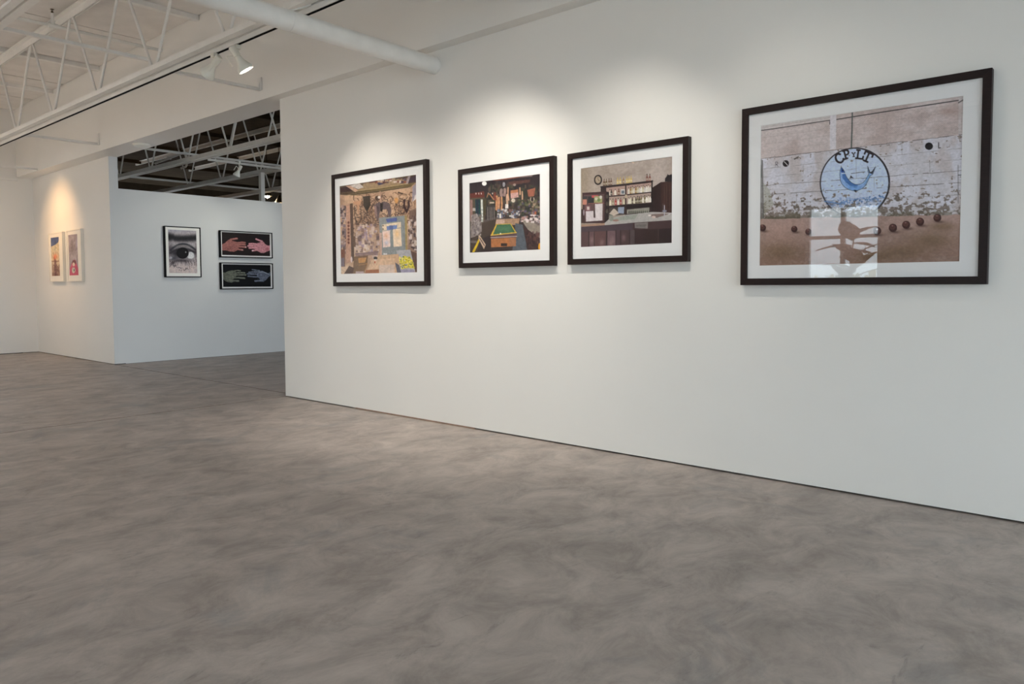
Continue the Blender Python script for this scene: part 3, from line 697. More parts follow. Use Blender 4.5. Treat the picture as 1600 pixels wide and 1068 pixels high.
def paint_bar():        # old counter with bottle shelves and clock
    c = Canvas(290, 240, ((58, 165), (1078, 38), (1076, 995), (65, 1040)), 8, (172, 158, 148))
    n1 = c.fbm(6, 4); X, Y = c.X, c.Y
    c.put(np.clip((X - 100) / 900, 0, 1) * .5, (190, 180, 180)); c.put(np.clip((.45 - n1) * 2, 0, .35), (140, 126, 112)); c.put(np.clip((220 - X) / 200, 0, .5), (138, 124, 106))
    c.soft(1050, 150, 120, 120, (150, 138, 130), .5)
    c.poly([(590, 92), (640, 100), (656, 120), (640, 115)], (226, 200, 178), .8)
    c.ell(254, 297, 45, 56, (34, 26, 26)); c.ell(253, 296, 31, 40, (176, 158, 138)); c.line([(254, 296), (252, 268)], 4, (40, 34, 30)); c.line([(254, 296), (270, 306)], 4, (40, 34, 30))
    for k in range(12):
        a = k * math.pi / 6; c.ell(253 + 25 * math.sin(a), 296 - 33 * math.cos(a), 2.6, 2.6, (70, 58, 50))
    # wardrobe at right
    c.poly([(830, 400), (945, 325), (1078, 318), (1078, 680), (850, 690)], (44, 28, 28)); c.poly([(945, 325), (1078, 318), (1078, 660), (950, 670)], (60, 36, 34))
    for x in (985, 1008, 1045): c.line([(x, 345), (x, 640)], 9, (92, 66, 60), .45)
    c.poly([(990, 320), (992, 285), (1010, 262), (1020, 238), (1032, 250), (1060, 240), (1078, 246), (1078, 322)], (24, 20, 26))
    # shelf unit
    c.poly([(284, 374), (856, 312), (852, 660), (560, 680), (284, 650)], (58, 42, 42))
    c.poly([(345, 385), (840, 330), (840, 430), (345, 480)], (176, 148, 138)); c.poly([(375, 485), (838, 440), (836, 555), (375, 588)], (172, 150, 140))
    c.poly([(575, 625), (820, 600), (820, 655), (575, 672)], (150, 148, 138)); c.poly([(380, 600), (548, 590), (546, 680), (380, 690)], (70, 62, 60))
    c.poly([(478, 598), (544, 594), (540, 668), (476, 662)], (150, 160, 182)); c.poly([(380, 670), (400, 645), (425, 615), (440, 615), (470, 645), (486, 668), (430, 690)], (196, 182, 168))
    for x in range(590, 815, 22): c.poly([(x, 668), (x + 3, 640), (x + 12, 632), (x + 18, 664)], (60, 62, 56), .8)
    c.line([(284, 374), (560, 346), (856, 312)], 12, (40, 28, 30)); c.line([(345, 482), (560, 464), (845, 434)], 11, (44, 32, 34)); c.line([(375, 592), (560, 575), (845, 556)], 15, (40, 30, 32)); c.line([(560, 345), (562, 680)], 15, (60, 44, 44)); c.line([(850, 312), (848, 660)], 12, (28, 22, 24)); c.line([(290, 374), (290, 430)], 12, (40, 30, 32))
    c.poly([(560, 590), (845, 556), (845, 596), (575, 612)], (36, 26, 28)); c.rect(553, 460, 576, 498, (196, 176, 150))
    def bottle(x, y, h, col, cap=(50, 40, 36)):
        c.poly([(x - 11, y), (x - 11, y - h * .55), (x - 4, y - h * .72), (x - 4, y - h), (x + 4, y - h), (x + 4, y - h * .72), (x + 11, y - h * .55), (x + 11, y)], col); c.rect(x - 4, y - h, x + 4, y - h * .86, cap); c.rect(x - 9, y - h * .42, x + 9, y - h * .14, (226, 220, 206), .55)
    for x, cl in ((321, (96, 74, 56)), (346, (104, 84, 60)), (376, (120, 92, 74)), (399, (110, 84, 72))): bottle(x, 362 - (x - 321) * .1, 74, cl)
    for x in (470, 500, 535, 572, 596, 620): bottle(x, 346 - (x - 470) * .11, 76, (206, 180, 110) if x != 535 else (150, 120, 84), (200, 170, 100))
    for x in (794, 824): bottle(x, 316, 82, (120, 74, 64))
    for k, x in enumerate((385, 402, 445, 483)): bottle(x, 472 - (x - 345) * .08, 66, ((216, 208, 196), (60, 56, 52), (232, 226, 216), (120, 84, 66))[k])
    c.rect(505, 402, 552, 458, (206, 204, 204)); c.rect(513, 415, 544, 450, (110, 118, 128))
    for k in range(13): bottle(594 + k * 19.6, 452 - k * 1.8, 70 + (k % 3) * 6, ((222, 216, 206), (190, 180, 150), (236, 232, 226), (150, 116, 70), (206, 200, 196))[(k * 3 + k // 4) % 5])
    for k, x in enumerate((390, 420, 450, 478, 505, 540)): bottle(x, 580 - (x - 375) * .08, 74, ((226, 216, 196), (150, 140, 110), (170, 60, 56), (226, 220, 210), (160, 64, 60), (206, 200, 170))[k])
    for k in range(13): bottle(596 + k * 19.4, 562 - k * 1.6, 72 + (k % 2) * 8, ((228, 222, 210), (120, 110, 80), (220, 214, 190), (236, 230, 224), (84, 70, 56))[(k * 2 + k // 3) % 5])
    # cabinet
    c.poly([(80, 438), (345, 425), (378, 432), (376, 745), (325, 772), (92, 772)], (66, 44, 46)); c.poly([(98, 462), (322, 452), (322, 748), (110, 757)], (96, 74, 74))
    c.poly([(345, 425), (378, 432), (376, 745), (330, 768)], (42, 32, 34))
    for y in (480, 560, 640): c.ell(355, y, 14, 24, (96, 88, 78), .7)
    c.rect(84, 476, 135, 568, (60, 56, 58)); c.rect(86, 510, 130, 568, (186, 126, 108)); c.rect(142, 478, 208, 560, (50, 52, 54)); c.rect(185, 466, 256, 492, (190, 84, 88)); c.rect(212, 475, 302, 548, (156, 156, 112)); c.ell(285, 487, 14, 18, (206, 200, 196)); c.ell(236, 505, 18, 16, (196, 190, 170)); c.ell(262, 518, 16, 18, (110, 130, 80))
    c.line([(150, 556), (322, 552)], 7, (150, 92, 84)); c.poly([(222, 562), (305, 556), (305, 742), (228, 748)], (214, 206, 208)); c.poly([(120, 642), (205, 636), (208, 710), (228, 715), (228, 748), (124, 755)], (206, 198, 202)); c.rect(120, 577, 172, 640, (120, 84, 90)); c.rect(133, 590, 160, 625, (206, 190, 184)); c.rect(206, 630, 224, 710, (70, 54, 54))
    c.rect(60, 618, 92, 770, (56, 40, 40), .85); c.ell(98, 655, 7, 34, (170, 160, 168), .9)
    # counter
    c.poly([(62, 790), (330, 770), (380, 725), (560, 682), (860, 650), (1078, 660), (1078, 740), (640, 768), (330, 795), (64, 812)], (176, 172, 170)); c.poly([(380, 728), (560, 690), (700, 676), (660, 730), (400, 752)], (150, 156, 146), .8)
    c.poly([(62, 790), (330, 770), (330, 795), (64, 812)], (160, 130, 112)); c.ell(400, 712, 26, 36, (130, 134, 124), .7); c.ell(452, 742, 34, 12, (150, 110, 100), .8)
    c.poly([(810, 690), (850, 676), (960, 668), (1040, 672), (900, 716)], (118, 98, 94), .9); c.ell(868, 706, 22, 14, (206, 186, 178)); c.ell(825, 688, 18, 8, (226, 220, 216))
    c.line([(986, 690), (986, 580)], 8, (176, 176, 190)); c.ell(986, 640, 26, 12, (130, 134, 150)); c.line([(968, 640), (970, 565)], 5, (90, 84, 86)); c.line([(1030, 680), (1060, 665)], 8, (200, 196, 200))
    # panelled front
    c.poly([(64, 812), (330, 795), (640, 768), (1078, 740), (1076, 995), (65, 1040)], (70, 50, 52)); c.poly([(64, 812), (330, 795), (640, 768), (640, 845), (64, 868)], (76, 62, 70))
    for k, (a, b) in enumerate(((70, 150), (163, 212), (220, 345), (362, 450), (458, 500), (515, 600), (612, 660), (668, 752), (765, 905), (925, 1060))):
        c.poly([(a, 872 - a * .04), (b, 872 - b * .04), (b, 1040 - b * .042), (a, 1040 - a * .042)], ((88, 66, 68), (104, 80, 82), (98, 70, 70), (112, 88, 92), (80, 60, 66), (76, 56, 58), (84, 72, 74), (58, 40, 42), (52, 36, 36), (46, 32, 34))[k])
        c.line([(b + 5, 868 - b * .04), (b + 5, 1045 - b * .042)], 6, (40, 28, 30), .9)
    for x, y in ((300, 985), (420, 960), (400, 1000), (190, 960), (540, 930)): c.soft(x, y, 28, 46, (160, 132, 132), .5)
    c.poly([(660, 770), (806, 764), (804, 832), (662, 826)], (128, 122, 120)); c.line([(682, 797), (786, 795)], 8, (90, 84, 82), .8); c.line([(682, 812), (770, 810)], 5, (96, 90, 88), .8)
    c.grain(.09, 60, 3)
    return c

def paint_poolroom():   # cluttered saloon with green pool table
    c = Canvas(240, 220, ((33, 168), (910, 57), (915, 988), (40, 1025)), 12, (58, 48, 48))
    X, Y = c.X, c.Y; R = c.rng
    c.poly([(33, 168), (910, 57), (908, 200), (40, 300)], (46, 38, 44)); c.poly([(270, 140), (640, 92), (780, 80), (900, 62), (640, 110), (380, 145)], (150, 88, 72)); c.poly([(640, 92), (830, 70), (800, 96), (650, 108)], (160, 140, 140), .8)
    for k in range(7): c.line([(300 + k * 70, 150 - k * 6), (300 + k * 75, 215 - k * 5)], 5, (110, 76, 66), .5)
    c.poly([(520, 160), (780, 130), (780, 165), (520, 205)], (96, 62, 56), .8)
    c.patches(240, 200, 900, 560, 260, 34, 46, [(60, 66, 52), (40, 40, 44), (84, 70, 60), (48, 56, 46), (96, 84, 72), (34, 32, 38), (70, 52, 48)], .75)
    c.poly([(45, 300), (215, 270), (225, 345), (45, 355)], (104, 50, 42)); 
    for x in (118, 153, 183, 268, 320): c.ell(x, 300, 6, 12, (206, 190, 184))
    for k in range(16): x = 60 + k * 20; c.line([(x, 190 + (k % 4) * 12), (x + 2, 290)], 2.4, (96, 84, 92), .7)
    c.ell(220, 178, 29, 27, (255, 252, 250)); c.ell(575, 385, 24, 24, (226, 218, 206)); c.soft(575, 385, 48, 44, (170, 160, 140), .5)
    # left doorway and walls
    c.poly([(45, 355), (225, 345), (225, 700), (45, 760)], (88, 78, 64)); c.poly([(45, 375), (75, 372), (78, 620), (48, 640)], (150, 116, 110)); c.poly([(108, 372), (168, 365), (175, 580), (112, 560)], (30, 66, 70)); c.poly([(120, 372), (150, 368), (152, 560), (122, 560)], (40, 44, 62), .8); c.poly([(178, 372), (200, 372), (206, 645), (182, 645)], (206, 210, 204)); c.poly([(200, 365), (246, 360), (250, 560), (208, 560)], (74, 66, 46))
    for y in (500, 545, 585, 620): c.line([(180, y), (206, y)], 5, (90, 100, 96))
    c.rect(78, 475, 112, 512, (176, 166, 160)); c.line([(252, 345), (268, 300)], 9, (176, 120, 84)); c.line([(285, 305), (335, 372)], 13, (186, 126, 92)); c.rect(285, 402, 342, 420, (196, 180, 160)); c.poly([(240, 450), (350, 440), (350, 620), (245, 640)], (60, 56, 58))
    for x in (262, 290, 312, 340): c.line([(x, 468), (x + 2, 620)], 8, (150, 140, 134), .8)
    # hanging things
    for x, y0, y1, wd, col in ((372, 340, 490, 30, (196, 140, 100)), (400, 350, 480, 22, (206, 152, 116)), (432, 350, 500, 22, (200, 146, 104)), (350, 300, 370, 30, (120, 60, 50)), (500, 320, 420, 28, (196, 160, 136)), (512, 230, 380, 14, (206, 160, 130)), (470, 250, 320, 30, (160, 134, 130)), (430, 260, 320, 38, (150, 128, 124)), (655, 235, 310, 18, (190, 150, 120)), (685, 280, 400, 16, (196, 160, 130)), (820, 430, 520, 10, (130, 90, 70))):
        c.line([(x, y0), (x + R.uniform(-6, 6), (y0 + y1) / 2), (x + R.uniform(-4, 8), y1)], wd, col, .95)
    for x in (385, 440, 500, 690, 820): c.line([(x, 150), (x, 300)], 3, (90, 80, 80), .7)
    c.ell(460, 190, 16, 30, (150, 150, 156)); c.ell(590, 195, 18, 16, (150, 130, 120)); c.poly([(540, 265), (632, 252), (640, 345), (545, 362)], (196, 156, 150)); c.poly([(540, 265), (632, 252), (636, 285), (542, 300)], (176, 118, 84)); c.poly([(745, 260), (845, 232), (830, 335), (760, 338)], (150, 92, 74)); c.line(arcpts(808, 372, 22, 32), 8, (190, 180, 166)); c.rect(478, 430, 515, 482, (220, 214, 210))
    c.rect(805, 508, 860, 556, (160, 90, 66)); c.patches(620, 380, 900, 540, 70, 30, 26, [(96, 100, 70), (120, 112, 96), (60, 66, 54), (150, 130, 110), (90, 80, 110)], .8)
    # back bar
    c.patches(380, 500, 650, 600, 60, 26, 26, [(196, 194, 200), (120, 130, 156), (84, 92, 110), (220, 216, 210), (120, 90, 84)], .8); c.rect(405, 545, 425, 606, (226, 224, 220)); c.rect(358, 600, 660, 615, (96, 84, 80)); c.poly([(360, 615), (655, 602), (640, 680), (355, 690)], (160, 128, 104)); c.poly([(370, 618), (470, 614), (468, 665), (365, 668)], (190, 160, 146))
    # floor
    c.poly([(215, 640), (370, 600), (330, 800), (300, 1010), (60, 1020), (40, 900)], (70, 58, 52)); c.poly([(600, 660), (690, 680), (750, 990), (560, 1000), (600, 800)], (84, 92, 102)); c.poly([(180, 850), (310, 800), (300, 1010), (130, 1018)], (50, 40, 42))
    # left cloth heap
    c.poly([(60, 560), (130, 540), (185, 650), (190, 760), (110, 820), (55, 840)], (140, 130, 128)); c.patches(60, 560, 180, 800, 50, 22, 30, [(176, 168, 166), (110, 100, 104), (150, 140, 140), (96, 84, 84)], .7)
    c.line([(200, 640), (400, 590)], 26, (120, 116, 116), .35)
    # right counter
    c.poly([(660, 600), (720, 590), (915, 690), (915, 850), (770, 760)], (140, 130, 120)); c.poly([(665, 590), (915, 640), (915, 700), (720, 610)], (110, 96, 96)); c.patches(670, 560, 905, 650, 50, 32, 24, [(206, 190, 192), (170, 130, 124), (226, 216, 214), (120, 90, 90), (150, 150, 160)], .85); c.poly([(700, 700), (915, 850), (915, 988), (750, 990)], (66, 46, 46)); c.patches(730, 760, 900, 960, 40, 24, 40, [(96, 62, 58), (50, 34, 36), (84, 60, 60)], .7)
    c.ell(900, 950, 18, 48, (226, 160, 30))
    # table
    c.poly([(365, 672), (548, 665), (615, 775), (298, 808)], (206, 170, 62)); c.poly([(376, 678), (540, 672), (598, 770), (326, 798)], (64, 104, 78)); c.soft(470, 730, 90, 40, (84, 128, 98), .5); c.poly([(298, 808), (615, 775), (618, 835), (300, 850)], (84, 66, 70)); c.line([(300, 836), (618, 820)], 10, (176, 160, 160)); c.poly([(302, 850), (612, 832), (608, 940), (304, 955)], (172, 110, 66)); c.rect(424, 904, 500, 940, (52, 40, 36)); c.ell(418, 786, 8, 8, (240, 232, 220)); c.line([(298, 808), (615, 775)], 8, (220, 186, 80)); c.poly([(520, 850), (612, 832), (608, 940), (540, 945)], (150, 108, 84), .6)
    c.poly([(70, 1010), (150, 850), (162, 880), (100, 1012)], (214, 182, 44)); c.poly([(148, 808), (165, 808), (238, 920), (215, 976), (150, 850)], (196, 170, 150)); c.line([(165, 840), (220, 930)], 9, (60, 46, 42)); c.rect(50, 870, 130, 900, (120, 112, 110), .8)
    c.grain(.16, 55, 3)
    return c
def arcpts(cx, cy, rx, ry): return [(cx + rx * math.cos(t), cy + ry * math.sin(t)) for t in np.linspace(-.6, 3.8, 12)]

def paint_cabin():      # room with drawn-over walls, blue door and long table
    c = Canvas(240, 280, ((148, 282), (702, 200), (708, 905), (155, 917)), 21, (178, 146, 122))
    X, Y = c.X, c.Y; R = c.rng
    n1 = c.fbm(5, 4); c.put(np.clip((n1 - .45) * 3, 0, .5), (206, 172, 142)); c.put(np.clip((.45 - n1) * 3, 0, .5), (146, 116, 98))
    c.soft(300, 700, 120, 90, (206, 188, 172), .8)
    ink = [(70, 52, 44), (96, 70, 56), (60, 46, 42), (120, 88, 66)]
    c.scribble(250, 330, 690, 560, 190, 17, ink, 4.6, .75); c.scribble(250, 400, 420, 660, 90, 12, ink, 3, .8)
    c.patches(250, 560, 430, 800, 110, 20, 26, [(214, 200, 190), (170, 140, 124), (120, 96, 92), (196, 176, 168), (90, 76, 84), (150, 130, 150)], .75)
    c.patches(155, 420, 215, 760, 120, 16, 22, [(110, 96, 108), (76, 62, 74), (150, 124, 120), (60, 48, 54), (180, 160, 158)], .8)
    # ceiling and beam
    c.poly([(148, 282), (702, 200), (704, 262), (430, 318), (200, 350), (150, 345)], (92, 76, 60)); c.poly([(330, 262), (640, 228), (640, 268), (420, 300), (270, 322)], (146, 122, 92)); c.poly([(200, 345), (430, 300), (690, 262), (660, 292), (420, 330), (250, 352)], (110, 94, 66)); c.line([(250, 322), (430, 300), (640, 268)], 4, (170, 146, 108)); c.line([(230, 345), (430, 322), (640, 294)], 4, (60, 48, 38))
    c.poly([(148, 300), (205, 285), (240, 320), (160, 330)], (62, 40, 42)); c.poly([(192, 282), (225, 280), (282, 312), (262, 328)], (186, 150, 128)); c.poly([(222, 282), (290, 262), (322, 292), (284, 306)], (196, 186, 180)); c.poly([(410, 250), (490, 236), (470, 268), (430, 280)], (52, 44, 70)); c.patches(320, 232, 640, 258, 40, 22, 16, [(120, 60, 44), (60, 40, 60), (176, 150, 120), (90, 50, 46), (206, 190, 180)], .85); c.poly([(640, 232), (702, 206), (702, 252), (630, 268)], (64, 46, 60)); c.poly([(625, 268), (640, 215), (658, 212), (640, 268)], (156, 140, 144))
    c.poly([(672, 290), (704, 262), (704, 345), (668, 400)], (150, 140, 150)); c.poly([(676, 396), (690, 350), (704, 346), (704, 372)], (216, 206, 206))
    # hanging skins and tools
    c.poly([(316, 360), (366, 352), (372, 420), (345, 468), (322, 430)], (56, 46, 38)); c.poly([(396, 420), (430, 400), (470, 395), (505, 405), (520, 450), (514, 520), (500, 510), (490, 450), (440, 455), (424, 540), (405, 500)], (92, 78, 82)); c.poly([(440, 405), (462, 405), (456, 470), (440, 465)], (44, 36, 36)); c.poly([(396, 430), (412, 425), (420, 520), (402, 480)], (150, 120, 116), .8); c.line([(614, 385), (612, 430), (630, 470), (646, 430), (644, 395)], 13, (60, 40, 44)); c.ell(556, 388, 14, 22, (196, 144, 88)); c.line([(570, 330), (600, 340)], 9, (70, 52, 40)); c.line([(545, 470), (510, 520)], 6, (206, 170, 130)); c.line([(440, 325), (446, 400)], 10, (176, 140, 120)); c.ell(420, 372, 18, 18, (70, 50, 40)); c.ell(432, 365, 10, 10, (220, 206, 196))
    c.poly([(250, 395), (310, 385), (300, 412), (290, 420), (282, 500), (272, 420), (250, 412)], (186, 142, 112)); c.line([(258, 430), (256, 500), (280, 560), (304, 520), (300, 430)], 5, (62, 48, 40))
    # left post
    c.poly([(196, 420), (222, 410), (232, 830), (190, 840)], (182, 142, 122)); c.poly([(222, 410), (244, 405), (252, 815), (232, 830)], (84, 64, 54))
    for k in range(7): c.ell(212, 545 + k * 24, 8, 10, (110, 66, 54))
    c.poly([(246, 640), (262, 645), (262, 720), (248, 720)], (100, 76, 62))
    # door
    c.poly([(430, 512), (615, 495), (622, 775), (445, 790)], (132, 138, 140)); c.poly([(615, 495), (632, 494), (634, 770), (622, 775)], (160, 140, 96)); c.poly([(452, 560), (588, 540), (590, 580), (456, 605)], (214, 196, 172)); c.poly([(455, 608), (510, 600), (512, 718), (460, 724)], (222, 198, 190)); c.poly([(530, 595), (588, 585), (594, 714), (535, 720)], (226, 204, 180)); c.soft(482, 640, 20, 26, (220, 168, 130), .7); c.soft(560, 625, 22, 36, (224, 180, 120), .7); c.soft(484, 690, 18, 18, (176, 180, 206), .7); c.poly([(480, 520), (560, 510), (560, 535), (490, 545)], (76, 92, 150)); c.poly([(486, 572), (560, 562), (560, 590), (488, 600)], (110, 130, 178)); c.rect(505, 566, 530, 596, (84, 98, 150)); c.ell(460, 567, 4, 5, (50, 40, 36)); c.ell(460, 592, 4, 5, (50, 40, 36)); c.rect(462, 765, 488, 778, (206, 206, 210)); c.poly([(432, 620), (452, 618), (452, 780), (440, 785)], (196, 160, 146), .8)
    # right wall
    c.poly([(650, 460), (704, 440), (706, 760), (640, 740)], (140, 116, 104)); c.patches(645, 500, 704, 740, 90, 14, 26, [(196, 182, 172), (96, 80, 80), (150, 126, 116), (70, 56, 58), (206, 190, 186)], .85)
    for k in range(8): c.line([(650 + k * 7, 465 - k * 2), (652 + k * 7, 520)], 3, (84, 60, 50), .9)
    c.poly([(650, 745), (706, 765), (708, 905), (690, 900)], (92, 70, 64)); c.poly([(555, 745), (655, 740), (690, 895), (585, 905)], (170, 168, 176))  # pale trapezoid paints a window reflection into the print
    # yellow flowers mirrored in the glass, reflection painted into the print
    for _ in range(220):
        t = R.random(); a = R.random(); x = 568 + 22 * t + a * (90 + 12 * t); y = 785 + t * 85 + (a - .5) ** 2 * 40
        c.ell(x, y, R.uniform(3, 7), R.uniform(3, 6), [(226, 206, 50), (176, 170, 50), (240, 226, 110), (96, 116, 40), (206, 190, 70)][R.integers(5)], .95)
    c.poly([(585, 880), (680, 885), (690, 902), (585, 906)], (150, 144, 176), .8)
    # table, chairs
    c.poly([(430, 780), (570, 770), (585, 905), (335, 905), (380, 810)], (196, 162, 132)); c.poly([(380, 812), (540, 800), (545, 905), (340, 890)], (206, 174, 146)); c.poly([(335, 885), (430, 880), (430, 910), (330, 912)], (150, 92, 60)); c.poly([(430, 850), (540, 846), (540, 905), (430, 908)], (206, 190, 184), .7); c.ell(405, 800, 14, 12, (56, 50, 50)); c.ell(404, 812, 10, 4, (220, 214, 214)); c.ell(400, 830, 5, 8, (170, 80, 60)); c.poly([(545, 830), (575, 850), (590, 905), (560, 905)], (90, 90, 104))
    c.poly([(250, 790), (350, 780), (345, 860), (320, 910), (240, 912)], (112, 84, 60)); c.poly([(280, 800), (340, 795), (330, 832), (284, 835)], (186, 136, 84)); c.line([(285, 850), (345, 840), (325, 900)], 6, (150, 110, 72)); c.line([(262, 770), (425, 755)], 7, (90, 76, 80)); c.poly([(262, 765), (420, 750), (420, 775), (262, 788)], (130, 108, 110), .8)
    c.poly([(155, 862), (215, 855), (175, 916), (155, 917)], (206, 180, 156)); c.poly([(215, 855), (250, 870), (240, 915), (175, 917)], (76, 50, 44)); c.poly([(155, 740), (185, 735), (186, 860), (155, 862)], (110, 66, 50)); c.poly([(155, 800), (180, 795), (182, 858), (155, 860)], (110, 98, 110)); c.ell(232, 810, 7, 22, (206, 190, 190)); c.rect(262, 895, 320, 912, (176, 156, 160))
    c.grain(.14, 60, 3)
    return c

def paint_eye():
    c = Canvas(110, 160, ((197, 150), (690, 178), (712, 915), (213, 912)), 31, (176, 166, 166))
    X, Y = c.X, c.Y; n = c.fbm(14, 4); n2 = c.fbm(40, 3)
    c.put(np.clip((Y - 640) / 160, 0, 1), (196, 178, 172)); c.put(np.clip((n - .5) * 2, 0, .4), (150, 140, 146)); c.put(np.clip((230 - Y) / 80, 0, 1), (150, 148, 160), .7)
    for x in range(200, 700, 16):
        c.soft(x, 300 + 12 * math.sin((x - 200) / 160) - (20 if x < 300 else 0), 34, 58 if x > 260 else 70, (34, 32, 34), .75)
    c.soft(235, 300, 40, 70, (30, 28, 30), .7)
    for x in range(240, 680, 9):
        t = (x - 240) / 440; y = 380 + 30 * (2 * t - 1) ** 2 * 4 * .9 + 20
        c.soft(x, 405 + 110 * (2 * t - 1) ** 2, 22, 16, (42, 44, 50), .75); c.soft(x, 490 + 70 * (2 * t - 1) ** 2, 24, 20, (46, 44, 48), .65)
    c.soft(250, 500, 50, 110, (60, 54, 60), .8); c.soft(680, 540, 30, 100, (52, 44, 48), .8); c.soft(460, 440, 130, 18, (120, 112, 110), .6); c.soft(330, 560, 90, 60, (50, 48, 52), .9); c.soft(300, 650, 90, 50, (70, 72, 80), .8)
    c.soft(440, 560, 260, 150, (48, 44, 48), .75); c.soft(460, 440, 150, 22, (128, 120, 118), .8); c.soft(470, 500, 150, 26, (60, 56, 60), .8)
    c.ell(590, 600, 62, 60, (206, 204, 204), .9); c.soft(600, 620, 60, 36, (214, 212, 210), .6); c.ell(455, 560, 105, 98, (22, 18, 20)); c.soft(400, 560, 80, 80, (26, 22, 24), .9); c.ell(508, 545, 12, 14, (120, 116, 116)); c.ell(245, 640, 30, 22, (170, 166, 170), .8)
    for k in range(60):
        a = c.rng.uniform(-.9, .9); x = 430 + 200 * a; y = 670 + 40 * abs(a); c.line([(x, y), (430 + 250 * a, y + c.rng.uniform(40, 110))], 5, (60, 52, 54), .45)
    c.soft(440, 690, 190, 34, (50, 44, 48), .75)
    for _ in range(70):
        a = c.rng.uniform(.1, 3.0); r = c.rng.uniform(.85, 1.12); c.ell(470 + 215 * r * math.cos(a), 640 + 205 * r * math.sin(a), 9, 5, (48, 42, 46), .7, c.rng.uniform(-.6, .6))
    for y in range(400, 800, 25): c.soft(210 + c.rng.uniform(-6, 20), y, 14, 16, (84, 64, 66), .5); c.soft(690 + c.rng.uniform(-15, 5), y, 12, 16, (84, 64, 66), .5)
    c.grain(.16, 40, 3)
    return c

def hand(c, outline, fingers, col, hi, lo):
    for p, wd in fingers:
        c.line(p, wd + 8, lo, .9); c.line(p, wd, col); c.line([(x, y - wd * .18) for x, y in p], wd * .42, hi, .45)
    c.poly(outline, col)
    for p, wd in fingers: c.line(p[:2], wd * .8, col, .9); c.line([(x, y - wd * .2) for x, y in p[:2]], wd * .35, hi, .35)
def paint_hands():
    c = Canvas(180, 80, ((150, 208), (1425, 270), (1432, 850), (155, 815)), 41, (32, 22, 22))
    c.soft(300, 320, 200, 120, (34, 28, 20), .6); c.soft(1250, 360, 160, 120, (20, 18, 22), .8)
    L = [(150, 540), (240, 500), (320, 430), (380, 395), (430, 400), (420, 440), (500, 460), (600, 490), (620, 560), (600, 640), (560, 690), (480, 725), (380, 720), (260, 690), (155, 690)]
    hand(c, L, [([(560, 500), (680, 485), (770, 492)], 40), ([(560, 545), (680, 535), (770, 545)], 44), ([(560, 595), (680, 600), (790, 608)], 44), ([(540, 650), (620, 670), (705, 680)], 40), ([(400, 410), (470, 400), (560, 385)], 44)], (150, 98, 92), (186, 130, 122), (70, 38, 38))
    Rr = [(1430, 560), (1370, 570), (1300, 530), (1250, 470), (1200, 450), (1170, 480), (1100, 500), (1000, 540), (1000, 640), (1080, 700), (1180, 755), (1260, 760), (1340, 720), (1430, 690)]
    hand(c, Rr, [([(1060, 530), (960, 520), (880, 525)], 44), ([(1050, 570), (930, 570), (850, 580)], 46), ([(1050, 625), (950, 625), (880, 630)], 44), ([(1100, 680), (1020, 690), (960, 698)], 40), ([(1220, 460), (1140, 430), (1060, 400)], 40)], (196, 136, 142), (226, 176, 182), (110, 56, 62))
    c.soft(1350, 660, 60, 50, (150, 70, 84), .6); c.soft(330, 640, 120, 60, (120, 74, 70), .5); c.ell(780, 605, 20, 14, (214, 180, 180)); c.ell(690, 680, 18, 10, (206, 176, 172)); c.ell(965, 698, 18, 14, (236, 206, 210))
    c.grain(.3, 50, 3); return c
def paint_xray():
    c = Canvas(180, 80, ((168, 140), (1447, 180), (1445, 750), (187, 745)), 43, (3, 3, 6))
    L = [(168, 360), (250, 370), (330, 330), (420, 310), (500, 320), (540, 380), (540, 460), (500, 520), (440, 560), (480, 600), (420, 630), (320, 615), (240, 580), (190, 520), (170, 420)]
    hand(c, L, [([(500, 325), (580, 318), (650, 325)], 30), ([(520, 385), (640, 375), (760, 385)], 40), ([(520, 435), (650, 432), (790, 435)], 38), ([(480, 505), (600, 505), (760, 520)], 40), ([(400, 590), (500, 585), (600, 590)], 44)], (104, 106, 94), (170, 172, 158), (24, 24, 22))
    Rr = [(1447, 360), (1380, 400), (1300, 370), (1220, 330), (1120, 340), (1080, 400), (1080, 480), (1140, 530), (1180, 580), (1240, 620), (1310, 580), (1380, 500), (1447, 450)]
    hand(c, Rr, [([(1150, 330), (1060, 315), (960, 300)], 30), ([(1130, 365), (1000, 360), (870, 372)], 36), ([(1110, 420), (980, 415), (830, 410)], 38), ([(1110, 490), (980, 485), (850, 470)], 38), ([(1230, 590), (1130, 590), (1030, 595)], 44)], (96, 102, 118), (176, 182, 196), (20, 22, 28))
    for _ in range(90): c.soft(c.rng.uniform(220, 480), c.rng.uniform(340, 590), 14, 8, (170, 172, 150), .25); c.soft(c.rng.uniform(1100, 1340), c.rng.uniform(350, 580), 14, 8, (176, 182, 196), .25)
    c.line([(1120, 360), (1260, 370), (1400, 430)], 20, (190, 196, 204), .5)
    c.grain(.5, 45, 3); return c
def paint_sky_mast():
    c = Canvas(46, 130, ((105, 243), (245, 228), (283, 905), (135, 912)), 51, (200, 184, 156))
    c.put(np.clip((c.Y - 620) / 120, 0, 1), (176, 150, 136), .7)
    c.poly([(100, 240), (250, 225), (235, 320), (180, 365), (110, 395)], (84, 96, 132)); c.soft(130, 350, 40, 30, (110, 120, 146), .6); c.soft(185, 440, 60, 50, (190, 184, 160), .7)
    c.soft(190, 560, 50, 60, (214, 128, 92), .8); c.soft(178, 590, 14, 50, (200, 84, 66), .8); c.line([(135, 642), (250, 640)], 9, (140, 104, 96)); c.line([(188, 640), (200, 905)], 34, (120, 84, 84), .8)
    for _ in range(60): c.line([(c.rng.uniform(135, 280), c.rng.uniform(690, 900)), (c.rng.uniform(135, 280), c.rng.uniform(690, 900))], 5, (112, 84, 80), .35)
    c.soft(205, 880, 80, 40, (96, 64, 66), .7); c.grain(.3, 24, 3); return c
